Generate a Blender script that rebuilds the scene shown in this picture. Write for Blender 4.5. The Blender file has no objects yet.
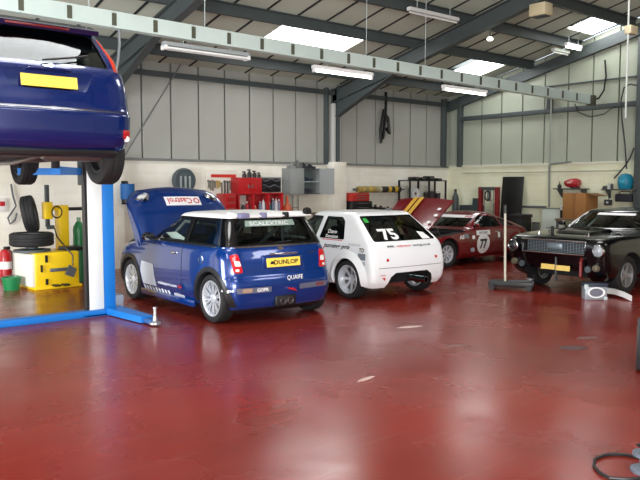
import bpy, bmesh, math, random
from mathutils import Vector, Matrix
from mathutils.bvhtree import BVHTree
random.seed(7)
S = bpy.context.scene
C = S.collection
PI = math.pi

# ---------------------------------------------------------------- camera
FPX, PITCH, CAM_H, YAW = 720.0, 0.0749, 1.74, math.radians(39.8)
cd = bpy.data.cameras.new('camera'); cam = bpy.data.objects.new('camera', cd); C.objects.link(cam)
cd.sensor_width = 36.0; cd.lens = 36.0 * FPX / 640.0; cd.clip_start = 0.05; cd.clip_end = 200
cam.location = (0, 0, CAM_H)
cam.rotation_euler = (PI / 2 - PITCH, 0, -YAW)
S.camera = cam

# ---------------------------------------------------------------- colour management
S.view_settings.view_transform = 'Standard'
S.view_settings.look = 'None'
S.view_settings.gamma = 1.0
S.view_settings.use_curve_mapping = False
S.view_settings.exposure = 0.2
try:
    S.cycles.use_denoising = True
    S.cycles.max_bounces = 8
    S.cycles.sample_clamp_indirect = 6.0
except Exception:
    pass

# ---------------------------------------------------------------- world: plain overcast daylight outside the shed
wd = bpy.data.worlds.new('world'); S.world = wd; wd.use_nodes = True
wn = wd.node_tree.nodes; wl = wd.node_tree.links
bg = wn['Background']; bg.inputs['Color'].default_value = (0.80, 0.90, 1.0, 1); bg.inputs['Strength'].default_value = 1.5

# ---------------------------------------------------------------- room measures (metres; X along the back wall, Y towards it)
YB, XR, XL, YF = 14.6, 17.3, -5.5, -5.6
BLOCK_H = 2.31
ROOF_Z, ROOF_K, RIDGE_Y = 4.45, 0.23, 4.5
def roof_z(y):
    return ROOF_Z + ROOF_K * (YB - y) if y >= RIDGE_Y else ROOF_Z + ROOF_K * (YB - RIDGE_Y) - ROOF_K * (RIDGE_Y - y)

# daylight through the open vehicle door in the front wall and the one in the left wall
def area(name, loc, rot, sx, sy, power, col):
    l = bpy.data.lights.new(name, 'AREA'); l.shape = 'RECTANGLE'; l.size = sx; l.size_y = sy; l.energy = power; l.color = col
    o = bpy.data.objects.new(name, l); o.location = loc; o.rotation_euler = rot; C.objects.link(o); return o
area('daylight_front_door', (-1.7, YF + 0.05, 2.0), (math.radians(90), 0, 0), 5.0, 3.8, 1600, (0.95, 0.98, 1.0))
area('daylight_left_door', (XL + 0.05, 8.0, 2.0), (math.radians(90), 0, math.radians(-90)), 4.6, 3.8, 1050, (0.93, 0.97, 1.0))

# ---------------------------------------------------------------- pixel to place helpers (a pixel gives a direction, the surface it touches the distance)
_cp, _sp = math.cos(PITCH), math.sin(PITCH)
def ray(x, y):
    a = (x - 320) / FPX; u = -(y - 240) / FPX
    d = (a, _cp + u * _sp, -_sp + u * _cp); ca, sa = math.cos(-YAW), math.sin(-YAW)
    return Vector((d[0] * ca - d[1] * sa, d[0] * sa + d[1] * ca, d[2]))
CAM = Vector((0, 0, CAM_H))
def on_z(x, y, z=0.0): r = ray(x, y); return CAM + r * ((z - CAM_H) / r.z)
def on_y(x, y, Y): r = ray(x, y); return CAM + r * (Y / r.y)
def on_x(x, y, X): r = ray(x, y); return CAM + r * (X / r.x)

# ---------------------------------------------------------------- materials
def lin(c):
    return tuple((v / 255 / 12.92 if v / 255 <= 0.04045 else ((v / 255 + 0.055) / 1.055) ** 2.4) for v in c)
MATS = {}
def M(name, rgb, rough=0.5, metal=0.0, coat=0.0, var=0.0, vscale=4.0, bump=0.0, bscale=40.0, spec=0.5, rvar=0.0, emit=None):
    if name in MATS: return MATS[name]
    m = bpy.data.materials.new(name); m.use_nodes = True; nt = m.node_tree; b = nt.nodes['Principled BSDF']
    c = lin(rgb)
    b.inputs['Base Color'].default_value = (*c, 1); b.inputs['Roughness'].default_value = rough
    b.inputs['Metallic'].default_value = metal; b.inputs['Coat Weight'].default_value = coat
    b.inputs['Coat Roughness'].default_value = 0.04; b.inputs['Specular IOR Level'].default_value = spec
    tc = None
    if var or bump or rvar:
        tc = nt.nodes.new('ShaderNodeTexCoord')
    if var:
        n = nt.nodes.new('ShaderNodeTexNoise'); n.inputs['Scale'].default_value = vscale; n.inputs['Detail'].default_value = 6
        nt.links.new(tc.outputs['Object'], n.inputs['Vector'])
        mx = nt.nodes.new('ShaderNodeMix'); mx.data_type = 'RGBA'
        mx.inputs[6].default_value = (*[v * (1 - var) for v in c], 1); mx.inputs[7].default_value = (*[min(1, v * (1 + var)) for v in c], 1)
        nt.links.new(n.outputs['Fac'], mx.inputs[0]); nt.links.new(mx.outputs[2], b.inputs['Base Color'])
    if rvar:
        n2 = nt.nodes.new('ShaderNodeTexNoise'); n2.inputs['Scale'].default_value = vscale * 1.7; n2.inputs['Detail'].default_value = 5
        nt.links.new(tc.outputs['Object'], n2.inputs['Vector'])
        mr = nt.nodes.new('ShaderNodeMapRange'); mr.inputs[3].default_value = max(0.02, rough - rvar); mr.inputs[4].default_value = rough + rvar
        nt.links.new(n2.outputs['Fac'], mr.inputs[0]); nt.links.new(mr.outputs[0], b.inputs['Roughness'])
    if bump:
        n3 = nt.nodes.new('ShaderNodeTexNoise'); n3.inputs['Scale'].default_value = bscale; n3.inputs['Detail'].default_value = 4
        nt.links.new(tc.outputs['Object'], n3.inputs['Vector'])
        bp = nt.nodes.new('ShaderNodeBump'); bp.inputs['Strength'].default_value = bump; bp.inputs['Distance'].default_value = 0.02
        nt.links.new(n3.outputs['Fac'], bp.inputs['Height']); nt.links.new(bp.outputs[0], b.inputs['Normal'])
    if emit:
        b.inputs['Emission Color'].default_value = (*lin(emit[0]), 1); b.inputs['Emission Strength'].default_value = emit[1]
    MATS[name] = m; return m

def glass(name, tint=(0.30, 0.34, 0.34), refl=1.0):
    m = bpy.data.materials.new(name); m.use_nodes = True; nt = m.node_tree
    for n in list(nt.nodes): nt.nodes.remove(n)
    out = nt.nodes.new('ShaderNodeOutputMaterial'); mix = nt.nodes.new('ShaderNodeMixShader')
    tr = nt.nodes.new('ShaderNodeBsdfTransparent'); tr.inputs[0].default_value = (*tint, 1)
    gl = nt.nodes.new('ShaderNodeBsdfGlossy'); gl.inputs['Roughness'].default_value = 0.03
    fr = nt.nodes.new('ShaderNodeLayerWeight'); pw = nt.nodes.new('ShaderNodeMath'); pw.operation = 'POWER'; pw.inputs[1].default_value = 4.0
    nt.links.new(fr.outputs['Facing'], pw.inputs[0])
    mu = nt.nodes.new('ShaderNodeMath'); mu.operation = 'MULTIPLY_ADD'; mu.inputs[1].default_value = 0.85 * refl; mu.inputs[2].default_value = 0.045
    nt.links.new(pw.outputs[0], mu.inputs[0]); nt.links.new(mu.outputs[0], mix.inputs[0])
    nt.links.new(tr.outputs[0], mix.inputs[1]); nt.links.new(gl.outputs[0], mix.inputs[2]); nt.links.new(mix.outputs[0], out.inputs[0])
    MATS[name] = m; return m

def floor_mat():
    m = bpy.data.materials.new('red_floor_paint'); m.use_nodes = True; nt = m.node_tree; b = nt.nodes['Principled BSDF']; L = nt.links
    tc = nt.nodes.new('ShaderNodeTexCoord')
    def noise(sc, det, rough=0.55, vec=None):
        n = nt.nodes.new('ShaderNodeTexNoise'); n.inputs['Scale'].default_value = sc; n.inputs['Detail'].default_value = det; n.inputs['Roughness'].default_value = rough
        L.new(vec or tc.outputs['Object'], n.inputs['Vector']); return n.outputs['Fac']
    def ramp(src, a, bb, ca, cb):
        r = nt.nodes.new('ShaderNodeValToRGB'); r.color_ramp.elements[0].position = a; r.color_ramp.elements[1].position = bb
        r.color_ramp.elements[0].color = (*ca, 1); r.color_ramp.elements[1].color = (*cb, 1); L.new(src, r.inputs[0]); return r.outputs[0]
    def mix(fac, a, bb):
        x = nt.nodes.new('ShaderNodeMix'); x.data_type = 'RGBA'; L.new(fac, x.inputs[0])
        for v, k in ((a, 6), (bb, 7)):
            if isinstance(v, tuple): x.inputs[k].default_value = (*v, 1)
            else: L.new(v, x.inputs[k])
        return x.outputs[2]
    base = ramp(noise(0.45, 4, 0.55), 0.30, 0.72, lin((108, 33, 26)), lin((136, 45, 34)))
    fine = noise(9, 8, 0.7)
    mp = nt.nodes.new('ShaderNodeMapping'); mp.inputs['Scale'].default_value = (0.5, 7.0, 1); mp.inputs['Rotation'].default_value = (0, 0, 0.5)
    L.new(tc.outputs['Object'], mp.inputs[0])
    streak = ramp(noise(1.6, 3, 0.5, mp.outputs[0]), 0.58, 0.86, (0, 0, 0), (0.30, 0.30, 0.30))
    col = mix(streak, base, lin((150, 92, 78)))
    dirt = ramp(noise(1.1, 4, 0.55), 0.50, 0.85, (0, 0, 0), (0.5, 0.5, 0.5))
    col = mix(dirt, col, lin((92, 40, 34)))
    specks = ramp(noise(26, 3, 0.5), 0.76, 0.80, (0, 0, 0), (0.7, 0.7, 0.7))
    col = mix(specks, col, lin((190, 160, 150)))
    L.new(col, b.inputs['Base Color'])
    mr = nt.nodes.new('ShaderNodeMapRange'); mr.inputs[1].default_value = 0.3; mr.inputs[2].default_value = 0.75; mr.inputs[3].default_value = 0.16; mr.inputs[4].default_value = 0.36
    L.new(noise(0.8, 4, 0.55), mr.inputs[0]); L.new(mr.outputs[0], b.inputs['Roughness'])
    bp = nt.nodes.new('ShaderNodeBump'); bp.inputs['Strength'].default_value = 0.05; bp.inputs['Distance'].default_value = 0.01
    L.new(noise(2.2, 2, 0.5), bp.inputs['Height']); L.new(bp.outputs[0], b.inputs['Normal'])
    b.inputs['Specular IOR Level'].default_value = 0.36
    MATS['floor'] = m; return m

def block_mat(name, rgb):
    m = bpy.data.materials.new(name); m.use_nodes = True; nt = m.node_tree; b = nt.nodes['Principled BSDF']; L = nt.links
    tc = nt.nodes.new('ShaderNodeTexCoord'); sp = nt.nodes.new('ShaderNodeSeparateXYZ'); cb = nt.nodes.new('ShaderNodeCombineXYZ')
    ad = nt.nodes.new('ShaderNodeMath'); ad.operation = 'ADD'
    L.new(tc.outputs['Object'], sp.inputs[0]); L.new(sp.outputs[0], ad.inputs[0]); L.new(sp.outputs[1], ad.inputs[1])
    L.new(ad.outputs[0], cb.inputs[0]); L.new(sp.outputs[2], cb.inputs[1])
    br = nt.nodes.new('ShaderNodeTexBrick'); br.inputs['Scale'].default_value = 1.0; br.inputs['Brick Width'].default_value = 0.45; br.inputs['Row Height'].default_value = 0.225
    br.inputs['Mortar Size'].default_value = 0.006; br.inputs['Mortar Smooth'].default_value = 0.6
    c = lin(rgb)
    br.inputs['Color1'].default_value = (*c, 1); br.inputs['Color2'].default_value = (*[v * 0.97 for v in c], 1); br.inputs['Mortar'].default_value = (*[v * 0.90 for v in c], 1)
    L.new(cb.outputs[0], br.inputs['Vector'])
    n = nt.nodes.new('ShaderNodeTexNoise'); n.inputs['Scale'].default_value = 1.4; n.inputs['Detail'].default_value = 8; L.new(tc.outputs['Object'], n.inputs['Vector'])
    r = nt.nodes.new('ShaderNodeValToRGB'); r.color_ramp.elements[0].position = 0.35; r.color_ramp.elements[1].position = 0.62
    r.color_ramp.elements[0].color = (0.90, 0.88, 0.83, 1); r.color_ramp.elements[1].color = (1, 1, 1, 1); L.new(n.outputs['Fac'], r.inputs[0])
    mx = nt.nodes.new('ShaderNodeMix'); mx.data_type = 'RGBA'; mx.blend_type = 'MULTIPLY'; mx.inputs[0].default_value = 1
    L.new(br.outputs['Color'], mx.inputs[6]); L.new(r.outputs[0], mx.inputs[7]); L.new(mx.outputs[2], b.inputs['Base Color'])
    bp = nt.nodes.new('ShaderNodeBump'); bp.inputs['Strength'].default_value = 0.35; bp.inputs['Distance'].default_value = 0.01; bp.invert = True
    L.new(br.outputs['Fac'], bp.inputs['Height']); L.new(bp.outputs[0], b.inputs['Normal'])
    b.inputs['Roughness'].default_value = 0.7
    MATS[name] = m; return m

# ---------------------------------------------------------------- mesh helpers
class MB:
    """collects shapes in one bmesh; build() links them as one mesh object"""
    def __init__(s): s.bm = bmesh.new()
    def box(s, x0, x1, y0, y1, z0, z1, bev=0.0, seg=2, mtx=None, mi=0):
        t = bmesh.new(); bmesh.ops.create_cube(t, size=1)
        for v in t.verts: v.co = Vector(((x0 + x1) / 2 + v.co.x * (x1 - x0), (y0 + y1) / 2 + v.co.y * (y1 - y0), (z0 + z1) / 2 + v.co.z * (z1 - z0)))
        if bev: bmesh.ops.bevel(t, geom=t.edges[:], offset=bev, segments=seg, profile=0.5, affect='EDGES')
        return s._merge(t, mtx, mi)
    def _merge(s, t, mtx=None, mi=0):
        if mtx is not None: bmesh.ops.transform(t, matrix=mtx, verts=t.verts)
        for f in t.faces: f.material_index = mi
        me = bpy.data.meshes.new('t'); t.to_mesh(me); t.free(); s.bm.from_mesh(me); bpy.data.meshes.remove(me); return s
    def tube(s, path, r, seg=8, mi=0, closed=False):
        pts = [Vector(p) for p in path]; rr = r if isinstance(r, (list, tuple)) else [r] * len(pts)
        t = bmesh.new(); rings = []; prev = None; n = len(pts)
        for i, p in enumerate(pts):
            if closed: d = pts[(i + 1) % n] - pts[i - 1]
            else: d = (pts[min(i + 1, n - 1)] - pts[max(i - 1, 0)])
            d.normalize()
            if prev is None: a = d.orthogonal().normalized()
            else: a = (prev - d * prev.dot(d)).normalized()
            prev = a; b = d.cross(a)
            rings.append([t.verts.new(p + (a * math.cos(q) + b * math.sin(q)) * rr[i]) for q in [2 * PI * k / seg for k in range(seg)]])
        for i in range(n if closed else n - 1):
            A, B = rings[i], rings[(i + 1) % n]
            for k in range(seg): t.faces.new((A[k], A[(k + 1) % seg], B[(k + 1) % seg], B[k]))
        if not closed:
            t.faces.new(rings[0][::-1]); t.faces.new(rings[-1])
        return s._merge(t, None, mi)
    def cyl(s, p0, p1, r, seg=20, mi=0, r2=None): return s.tube([p0, p1], [r, r if r2 is None else r2], seg, mi)
    def lathe(s, prof, seg=28, mtx=None, mi=0, close=False):
        """prof: list of (r, h) turned about local Z"""
        t = bmesh.new(); rings = []
        for r, h in prof:
            if r < 1e-6: rings.append([t.verts.new((0, 0, h))])
            else: rings.append([t.verts.new((r * math.cos(2 * PI * k / seg), r * math.sin(2 * PI * k / seg), h)) for k in range(seg)])
        m = len(rings)
        for i in range(m if close else m - 1):
            A, B = rings[i], rings[(i + 1) % m]
            for k in range(seg):
                k2 = (k + 1) % seg
                if len(A) == 1 and len(B) == 1: continue
                if len(A) == 1: t.faces.new((A[0], B[k2], B[k]))
                elif len(B) == 1: t.faces.new((A[k], A[k2], B[0]))
                else: t.faces.new((A[k], A[k2], B[k2], B[k]))
        if not close:
            for R, fl in ((rings[0], True), (rings[-1], False)):
                if len(R) > 1: t.faces.new(R[::-1] if fl else R)
        return s._merge(t, mtx, mi)
    def prism(s, poly, h0, h1, axis='z', mtx=None, mi=0):
        """poly in the two other axes, extruded along axis"""
        t = bmesh.new()
        def P(a, b, h): return {'z': (a, b, h), 'y': (a, h, b), 'x': (h, a, b)}[axis]
        A = [t.verts.new(P(a, b, h0)) for a, b in poly]; B = [t.verts.new(P(a, b, h1)) for a, b in poly]; n = len(poly)
        t.faces.new(A[::-1]); t.faces.new(B)
        for i in range(n): t.faces.new((A[i], A[(i + 1) % n], B[(i + 1) % n], B[i]))
        bmesh.ops.recalc_face_normals(t, faces=t.faces)
        return s._merge(t, mtx, mi)
    def quad(s, pts, mi=0):
        f = s.bm.faces.new([s.bm.verts.new(p) for p in pts]); f.material_index = mi; return s
    def build(s, name, mats, parent=None, smooth=35, loc=None, rot=None, recalc=True):
        if recalc: bmesh.ops.recalc_face_normals(s.bm, faces=s.bm.faces)
        me = bpy.data.meshes.new(name); s.bm.to_mesh(me); s.bm.free()
        return link(name, me, mats, parent, smooth, loc, rot)
def link(name, me, mats, parent=None, smooth=35, loc=None, rot=None):
    for m in (mats if isinstance(mats, (list, tuple)) else [mats]): me.materials.append(m)
    if smooth:
        me.polygons.foreach_set('use_smooth', [True] * len(me.polygons)); me.set_sharp_from_angle(angle=math.radians(smooth))
    o = bpy.data.objects.new(name, me); C.objects.link(o)
    if parent is not None: o.parent = parent
    if loc is not None: o.location = loc
    if rot is not None: o.rotation_euler = rot
    return o
def tag(o, label, cat, group=None):
    o['label'] = label; o['category'] = cat
    if group: o['group'] = group
    return o
def thing(name, label, cat, loc=(0, 0, 0), rz=0.0, group=None):
    o = bpy.data.objects.new(name, None); C.objects.link(o); o.location = loc; o.rotation_euler = (0, 0, rz); o.empty_display_size = 0.2
    return tag(o, label, cat, group)
def struct(o): o['kind'] = 'structure'; return o
def copy_tree(o, parent=None):
    c = o.copy(); C.objects.link(c); c.parent = parent
    for ch in list(o.children): copy_tree(ch, c)
    return c
def rotm(axis, deg, about=(0, 0, 0)):
    a = Vector(about); return Matrix.Translation(a) @ Matrix.Rotation(math.radians(deg), 4, axis) @ Matrix.Translation(-a)

# ---------------------------------------------------------------- shared materials
black_rubber = M('black_rubber', (22, 22, 23), 0.75, var=0.2, vscale=12)
black_plastic = M('black_plastic', (20, 20, 22), 0.45)
dark_inside = M('dark_interior', (16, 16, 18), 0.8)
gloss_black = M('gloss_black', (10, 10, 12), 0.12, coat=0.5)
chrome = M('chrome', (210, 212, 215), 0.12, metal=1.0)
alloy = M('silver_alloy', (206, 209, 214), 0.30, metal=0.45)
steel_dark = M('dark_painted_steel', (70, 78, 78), 0.55, var=0.18, vscale=3)
steel_grey = M('grey_steel', (120, 124, 126), 0.45, metal=0.5)
galv = M('galvanised_steel', (196, 208, 206), 0.38, metal=0.35, var=0.10, vscale=5)
white_paint = M('white_paint', (228, 228, 226), 0.35)
red_paint = M('red_tool_paint', (176, 24, 30), 0.35, coat=0.3)
red_dark = M('dark_red_paint', (120, 20, 24), 0.4)
yellow_paint = M('yellow_paint', (236, 196, 22), 0.38, var=0.06)
lift_blue = M('lift_blue_paint', (24, 116, 198), 0.35, var=0.08)
plate_yellow = M('number_plate_yellow', (252, 214, 84), 0.4)
text_black = M('black_lettering', (14, 14, 16), 0.5)
text_white = M('white_lettering', (236, 236, 236), 0.5)
text_red = M('red_lettering', (196, 30, 34), 0.5)
glass_dark = glass('tinted_car_glass', (0.46, 0.52, 0.51))
glass_clear = glass('clear_car_glass', (0.85, 0.90, 0.87))
red_lens = M('red_lamp_lens', (190, 18, 26), 0.12, coat=0.6)
white_lens = M('clear_lamp_lens', (225, 225, 222), 0.12, coat=0.6)
wood = M('cardboard_brown', (168, 118, 66), 0.75, var=0.12, vscale=5)
# ================================================================ THE SHED
floor = MB().box(XL - 0.3, XR + 0.3, YF - 6, YB + 0.3, -0.2, 0).build('floor', floor_mat(), smooth=0); struct(floor)
block_white = block_mat('painted_blockwork', (240, 237, 226))
panel_mat = M('liner_panel', (164, 164, 156), 0.55, var=0.10, vscale=1.3)
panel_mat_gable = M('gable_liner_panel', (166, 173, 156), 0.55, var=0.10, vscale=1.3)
joint_mat = M('panel_joint', (36, 44, 44), 0.7)

# back wall: painted blockwork below, liner panels above, each panel a piece of its own with a recessed joint
wb = MB().box(XL, XR, YB, YB + 0.25, 0, BLOCK_H).build('wall_back', block_white, smooth=0); struct(wb)
MB().box(XL, XR, YB + 0.10, YB + 0.25, BLOCK_H, 4.9).build('panel_backing', joint_mat, wb, smooth=0)
MB().box(4.6, XR - 0.02, YB - 0.05, YB + 0.12, BLOCK_H - 0.02, BLOCK_H + 0.035).build('ledge_flashing', M('flashing', (118, 120, 116), 0.5), wb, smooth=0)
PW = 0.7052
pm = bpy.data.meshes.new('panel')
t = MB().box(0.021, PW - 0.021, -0.045, 0.08, 0, 2.45, 0.006, 1)
t.bm.to_mesh(pm); t.bm.free(); pm.materials.append(panel_mat)
k = -4
while 7.134 + k * PW < XR - 0.1:
    o = bpy.data.objects.new('panel', pm); C.objects.link(o); o.parent = wb; o.location = (7.134 + k * PW, YB + 0.045, BLOCK_H + 0.035)
    k += 1
# white pier under the frame column, standing out of the wall
MB().box(12.34, 12.80, YB - 0.34, YB, 0, BLOCK_H + 0.06, 0.01).build('pier', block_white, wb)
MB().box(6.05, 6.55, YB - 0.30, YB, 0, BLOCK_H + 0.06, 0.01).build('pier', block_white, wb)

# right (gable) wall
block_green_lit = block_mat('green_lit_cream_block', (236, 238, 210))  # cream block paint with the tubes' greenish light put into its colour
wr = MB().box(XR, XR + 0.25, YF, YB + 0.25, 0, BLOCK_H).build('wall_right', block_green_lit, smooth=0); struct(wr)
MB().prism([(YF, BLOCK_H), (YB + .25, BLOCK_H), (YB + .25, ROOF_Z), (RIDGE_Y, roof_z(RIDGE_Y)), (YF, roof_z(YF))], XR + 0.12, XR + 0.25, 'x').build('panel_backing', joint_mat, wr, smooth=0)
k = 0
y1 = 14.05
while y1 > 4.0:
    y0 = y1 - 0.699
    z0 = BLOCK_H + 0.035; za, zb = roof_z(y1) - 0.02, roof_z(y0) - 0.02
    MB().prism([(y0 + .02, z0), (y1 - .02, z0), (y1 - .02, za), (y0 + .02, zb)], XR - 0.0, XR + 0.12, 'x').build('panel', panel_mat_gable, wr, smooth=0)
    y1 = y0
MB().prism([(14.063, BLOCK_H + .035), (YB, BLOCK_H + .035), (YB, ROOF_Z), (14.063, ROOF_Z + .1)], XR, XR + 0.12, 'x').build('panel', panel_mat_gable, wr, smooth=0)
MB().box(XR - 0.05, XR + 0.02, 3.0, YB, BLOCK_H - 0.0, BLOCK_H + 0.05).build('ledge', M('ledge_paint', (214, 212, 196), 0.6), wr, smooth=0)
# sheeting rail and upper rail across the gable
MB().box(XR - 0.14, XR, 3.0, 14.1, 3.68, 3.80, 0.008).build('sheeting_rail', steel_dark, wr)
MB().box(XR - 0.05, XR, 3.0, 11.5, 4.38, 4.42).build('upper_rail', steel_dark, wr)
# corner posts
for (ya, yb_) in ((14.02, 14.14),):
    MB().box(XR - 0.15, XR, ya, yb_, BLOCK_H, 4.4, 0.008).build('corner_post', steel_dark, wr)
MB().box(16.92, 17.04, YB - 0.16, YB, BLOCK_H, 4.35, 0.008).build('corner_post', steel_dark, wb)
MB().box(XR - 0.16, XR, 11.0, 11.1, 3.8, 4.4, 0.006).build('gable_post', steel_dark, wr)
MB().box(XR - 0.24, XR - 0.04, 8.36, 8.60, 0, 5.3, 0.01).build('gable_post', steel_dark, wr)

# the walls behind the camera, with the open vehicle doors
wl_ = MB().box(XL - 0.25, XL, YF, 5.6, 0, 4.5).box(XL - .25, XL, 10.4, YB, 0, 4.5).box(XL - .25, XL, 5.6, 10.4, 4.0, 4.5).box(XL - .25, XL, YF, YB, 4.5, 6.8).build('wall_left', block_white, smooth=0); struct(wl_)
wf_ = MB().box(XL, -4.3, YF - 0.25, YF, 0, 4.3).box(0.9, XR, YF - .25, YF, 0, 4.3).box(-4.3, 0.9, YF - .25, YF, 4.0, 4.3).build('wall_front', block_white, smooth=0); struct(wf_)

# ceiling: sloping liner sheets, each a piece, with dark recessed laps
ceil_mat = M('roof_liner', (200, 208, 192), 0.6, var=0.16, vscale=1.1)
deck = MB()
deck.prism([(YB + .3, ROOF_Z + .1), (RIDGE_Y, roof_z(RIDGE_Y) + .1), (YF - .3, roof_z(YF) + .1), (YF - .3, roof_z(YF) + .2), (RIDGE_Y, roof_z(RIDGE_Y) + .2), (YB + .3, ROOF_Z + .2)], XL - .3, XR + .3, 'x')
ceil = deck.build('ceiling', joint_mat, smooth=0); struct(ceil)
SW = 0.755
sky_mat = M('skylight_sheet', (250, 252, 255), 0.4, emit=((255, 255, 255), 9.0))
# rooflights: translucent sheets (X from, X to, Y low edge, Y high edge)
SKY = [(9.08, 11.42, 12.90, 11.74), (15.48, 16.86, 13.04, 11.92), (16.05, 17.15, 9.84, 8.88), (9.17, 11.33, 7.3, 5.3), (2.2, 4.4, 7.3, 5.3), (-2.6, -.4, 11.9, 9.9),
       (2.2, 4.4, 0.5, -1.5), (9.17, 11.33, 0.5, -1.5), (-2.6, -.4, 4.2, 2.2)]
def sheet(x0, x1, ya, yb, name='roof_sheet', mat=ceil_mat, dz=0.0):
    za, zb = roof_z(ya) + dz, roof_z(yb) + dz
    return MB().prism([(ya, za), (yb, zb), (yb, zb + .06), (ya, za + .06)], x0 + .022, x1 - .022, 'x').build(name, mat, ceil, smooth=0)
for slope in ((YB, RIDGE_Y), (RIDGE_Y, YF)):
    k = 0
    x0 = 9.07 - SW * 19
    while x0 < XR:
        x1 = min(x0 + SW, XR)
        cuts = [(a, b) for (xa, xb, a, b) in SKY if xa < (x0 + x1) / 2 < xb and slope[0] >= a and b >= slope[1]]
        y = slope[0]
        for a, b in sorted(cuts, reverse=True):
            sheet(x0, x1, y, a); y = b
        sheet(x0, x1, y, slope[1])
        if x0 > XL:   # dark lap strip between neighbouring sheets, cut where a rooflight lies across it
            gaps = sorted([(a, b) for (xa, xb, a, b) in SKY if xa - .03 < x0 < xb + .03 and slope[0] >= a and b >= slope[1]], reverse=True); y = slope[0]
            for a, b in gaps + [(slope[1], None)]:
                MB().prism([(y, roof_z(y) - .012), (a, roof_z(a) - .012), (a, roof_z(a) + .02), (y, roof_z(y) + .02)], x0 - .026, x0 + .026, 'x').build('lap_strip', joint_mat, ceil, smooth=0); y = b
        x0 += SW
for i, (xa, xb, a, b) in enumerate(SKY):
    w = MB()
    za, zb = roof_z(a) + .015, roof_z(b) + .015
    n = max(8, int((xb - xa) / 0.14))
    for j in range(n):   # corrugated translucent sheet
        u0, u1 = xa + (xb - xa) * j / n, xa + (xb - xa) * (j + 1) / n; um = (u0 + u1) / 2
        d = 0.02
        w.quad([(u0, a, za), (um, a, za + d), (um, b, zb + d), (u0, b, zb)]); w.quad([(um, a, za + d), (u1, a, za), (u1, b, zb), (um, b, zb + d)])
    o = w.build('window_%d' % (i + 1), sky_mat, smooth=0, recalc=True); struct(o)

# portal frames: column, haunch and rafter
def frame(x):
    m = MB()
    tz = lambda y: roof_z(y) - 0.20
    # rafter I-section: web and flanges
    for (yy0, yy1) in ((YB, RIDGE_Y), (RIDGE_Y, YF)):
        for a0, a1, half in ((0, .025, .085), (.33, .355, .085), (.02, .34, .012)):
            m.prism([(yy0, tz(yy0) - a0), (yy1, tz(yy1) - a0), (yy1, tz(yy1) - a1), (yy0, tz(yy0) - a1)], x - half, x + half, 'x')
    # haunch: deepening towards the column
    hy = 12.3
    m.prism([(YB - .05, tz(YB) - .3), (hy, tz(hy) - .34), (YB - .05, 3.52)], x - .012, x + .012, 'x')
    m.prism([(YB - .05, 3.52), (hy, tz(hy) - .34), (hy, tz(hy) - .365), (YB - .05, 3.49)], x - .085, x + .085, 'x')
    r = m.build('rafter', steel_dark, ceil, smooth=0)
    c = MB()
    for a0, a1, half in ((YB - .24, YB - .22, .055), (YB - .02, YB, .055), (YB - .23, YB - .01, .012)):
        c.box(x - half, x + half, a0, a1, BLOCK_H + .06, 4.3)
    MB().box(x - .14, x - .06, YB - .20, YB, BLOCK_H + .06, 3.9, .004).box(x + .06, x + .12, YB - .20, YB, BLOCK_H + .06, 3.55, .004).build('column_casing', M('casing_pale', (196, 196, 190), .55), wb)
    c.build('frame_column', steel_dark, wb, smooth=0)
for x in (6.3, 12.6, 0.0): frame(x)
MB().prism([(YB, ROOF_Z - .18), (RIDGE_Y, roof_z(RIDGE_Y) - .18), (RIDGE_Y, roof_z(RIDGE_Y) - .46), (YB, ROOF_Z - .46)], XR - .14, XR, 'x').build('gable_rafter', steel_dark, ceil, smooth=0)
MB().box(12.28, 12.36, YB - .13, YB, BLOCK_H, 4.3, .006).build('rail_post', steel_dark, wb)
MB().box(12.74, 12.80, YB - .13, YB, BLOCK_H, 4.3, .006).build('rail_post', steel_dark, wb)
# purlins along the shed, Z-section
def purlin(y, dz=0.0):
    z = roof_z(y)
    MB().box(XL, XR, y - .012, y + .012, z - .20, z - .004).box(XL, XR, y - .08, y + .012, z - .02, z - .002).box(XL, XR, y - .012, y + .08, z - .215, z - .20).build('purlin', steel_dark, ceil, smooth=0)
for y in (13.72, 11.62, 10.22, 8.80, 7.4, 6.0, 4.6, 3.0, 1.5, 0.0, -1.5, -3.0): purlin(y)
MB().box(XL, XR, YB - .10, YB, 4.14, 4.22).box(XL, XR, YB - .12, YB - .09, 4.12, 4.24).build('eaves_beam', steel_dark, ceil, smooth=0)

# ---------------------------------------------------------------- lighting trunking and its battens
TY, TZ, TH = 9.6, 3.86, 0.225
tr = thing('cable_trunking', 'long pale galvanised trunking hung level under the sloping roof', 'trunking', (0, TY, TZ + 8 * .0115)); tr.rotation_euler = (0, .0115, 0)
trunk_mat = M('trunking_steel', (206, 222, 216), 0.35, metal=0.25, var=0.08, vscale=3)
slot_mat = M('trunking_coupler', (74, 76, 60), 0.6)
s0 = on_y(19.5, 20, TY).x; SP = 0.617
k = -9
while s0 + k * SP < 16.6:
    xa = s0 + k * SP; xb = min(xa + SP, 16.75)
    MB().box(xa + .002, xb - .002, -.075, .075, 0, TH, .004, 1).build('trunking_length', trunk_mat, tr)
    MB().box(xa - .034, xa + .034, -.079, .079, .028, TH - .028).build('coupler', slot_mat, tr, smooth=0)
    k += 1
MB().box(16.70, 16.86, -.09, .09, -.02, TH + .0, .01).build('end_box', slot_mat, tr)
for xp in (90, 205, 366, 425):
    x = on_y(xp, 60, TY).x
    MB().cyl((x, 0, TH), (x, 0, roof_z(TY) - TZ + .02), .007, 6).build('hanger_rod', galv, tr)
tube_mat = M('fluorescent_tube', (255, 255, 250), 0.4, emit=((244, 255, 232), 7.0))
tube_off = M('unlit_fluorescent_tube', (235, 238, 235), 0.3)
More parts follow.
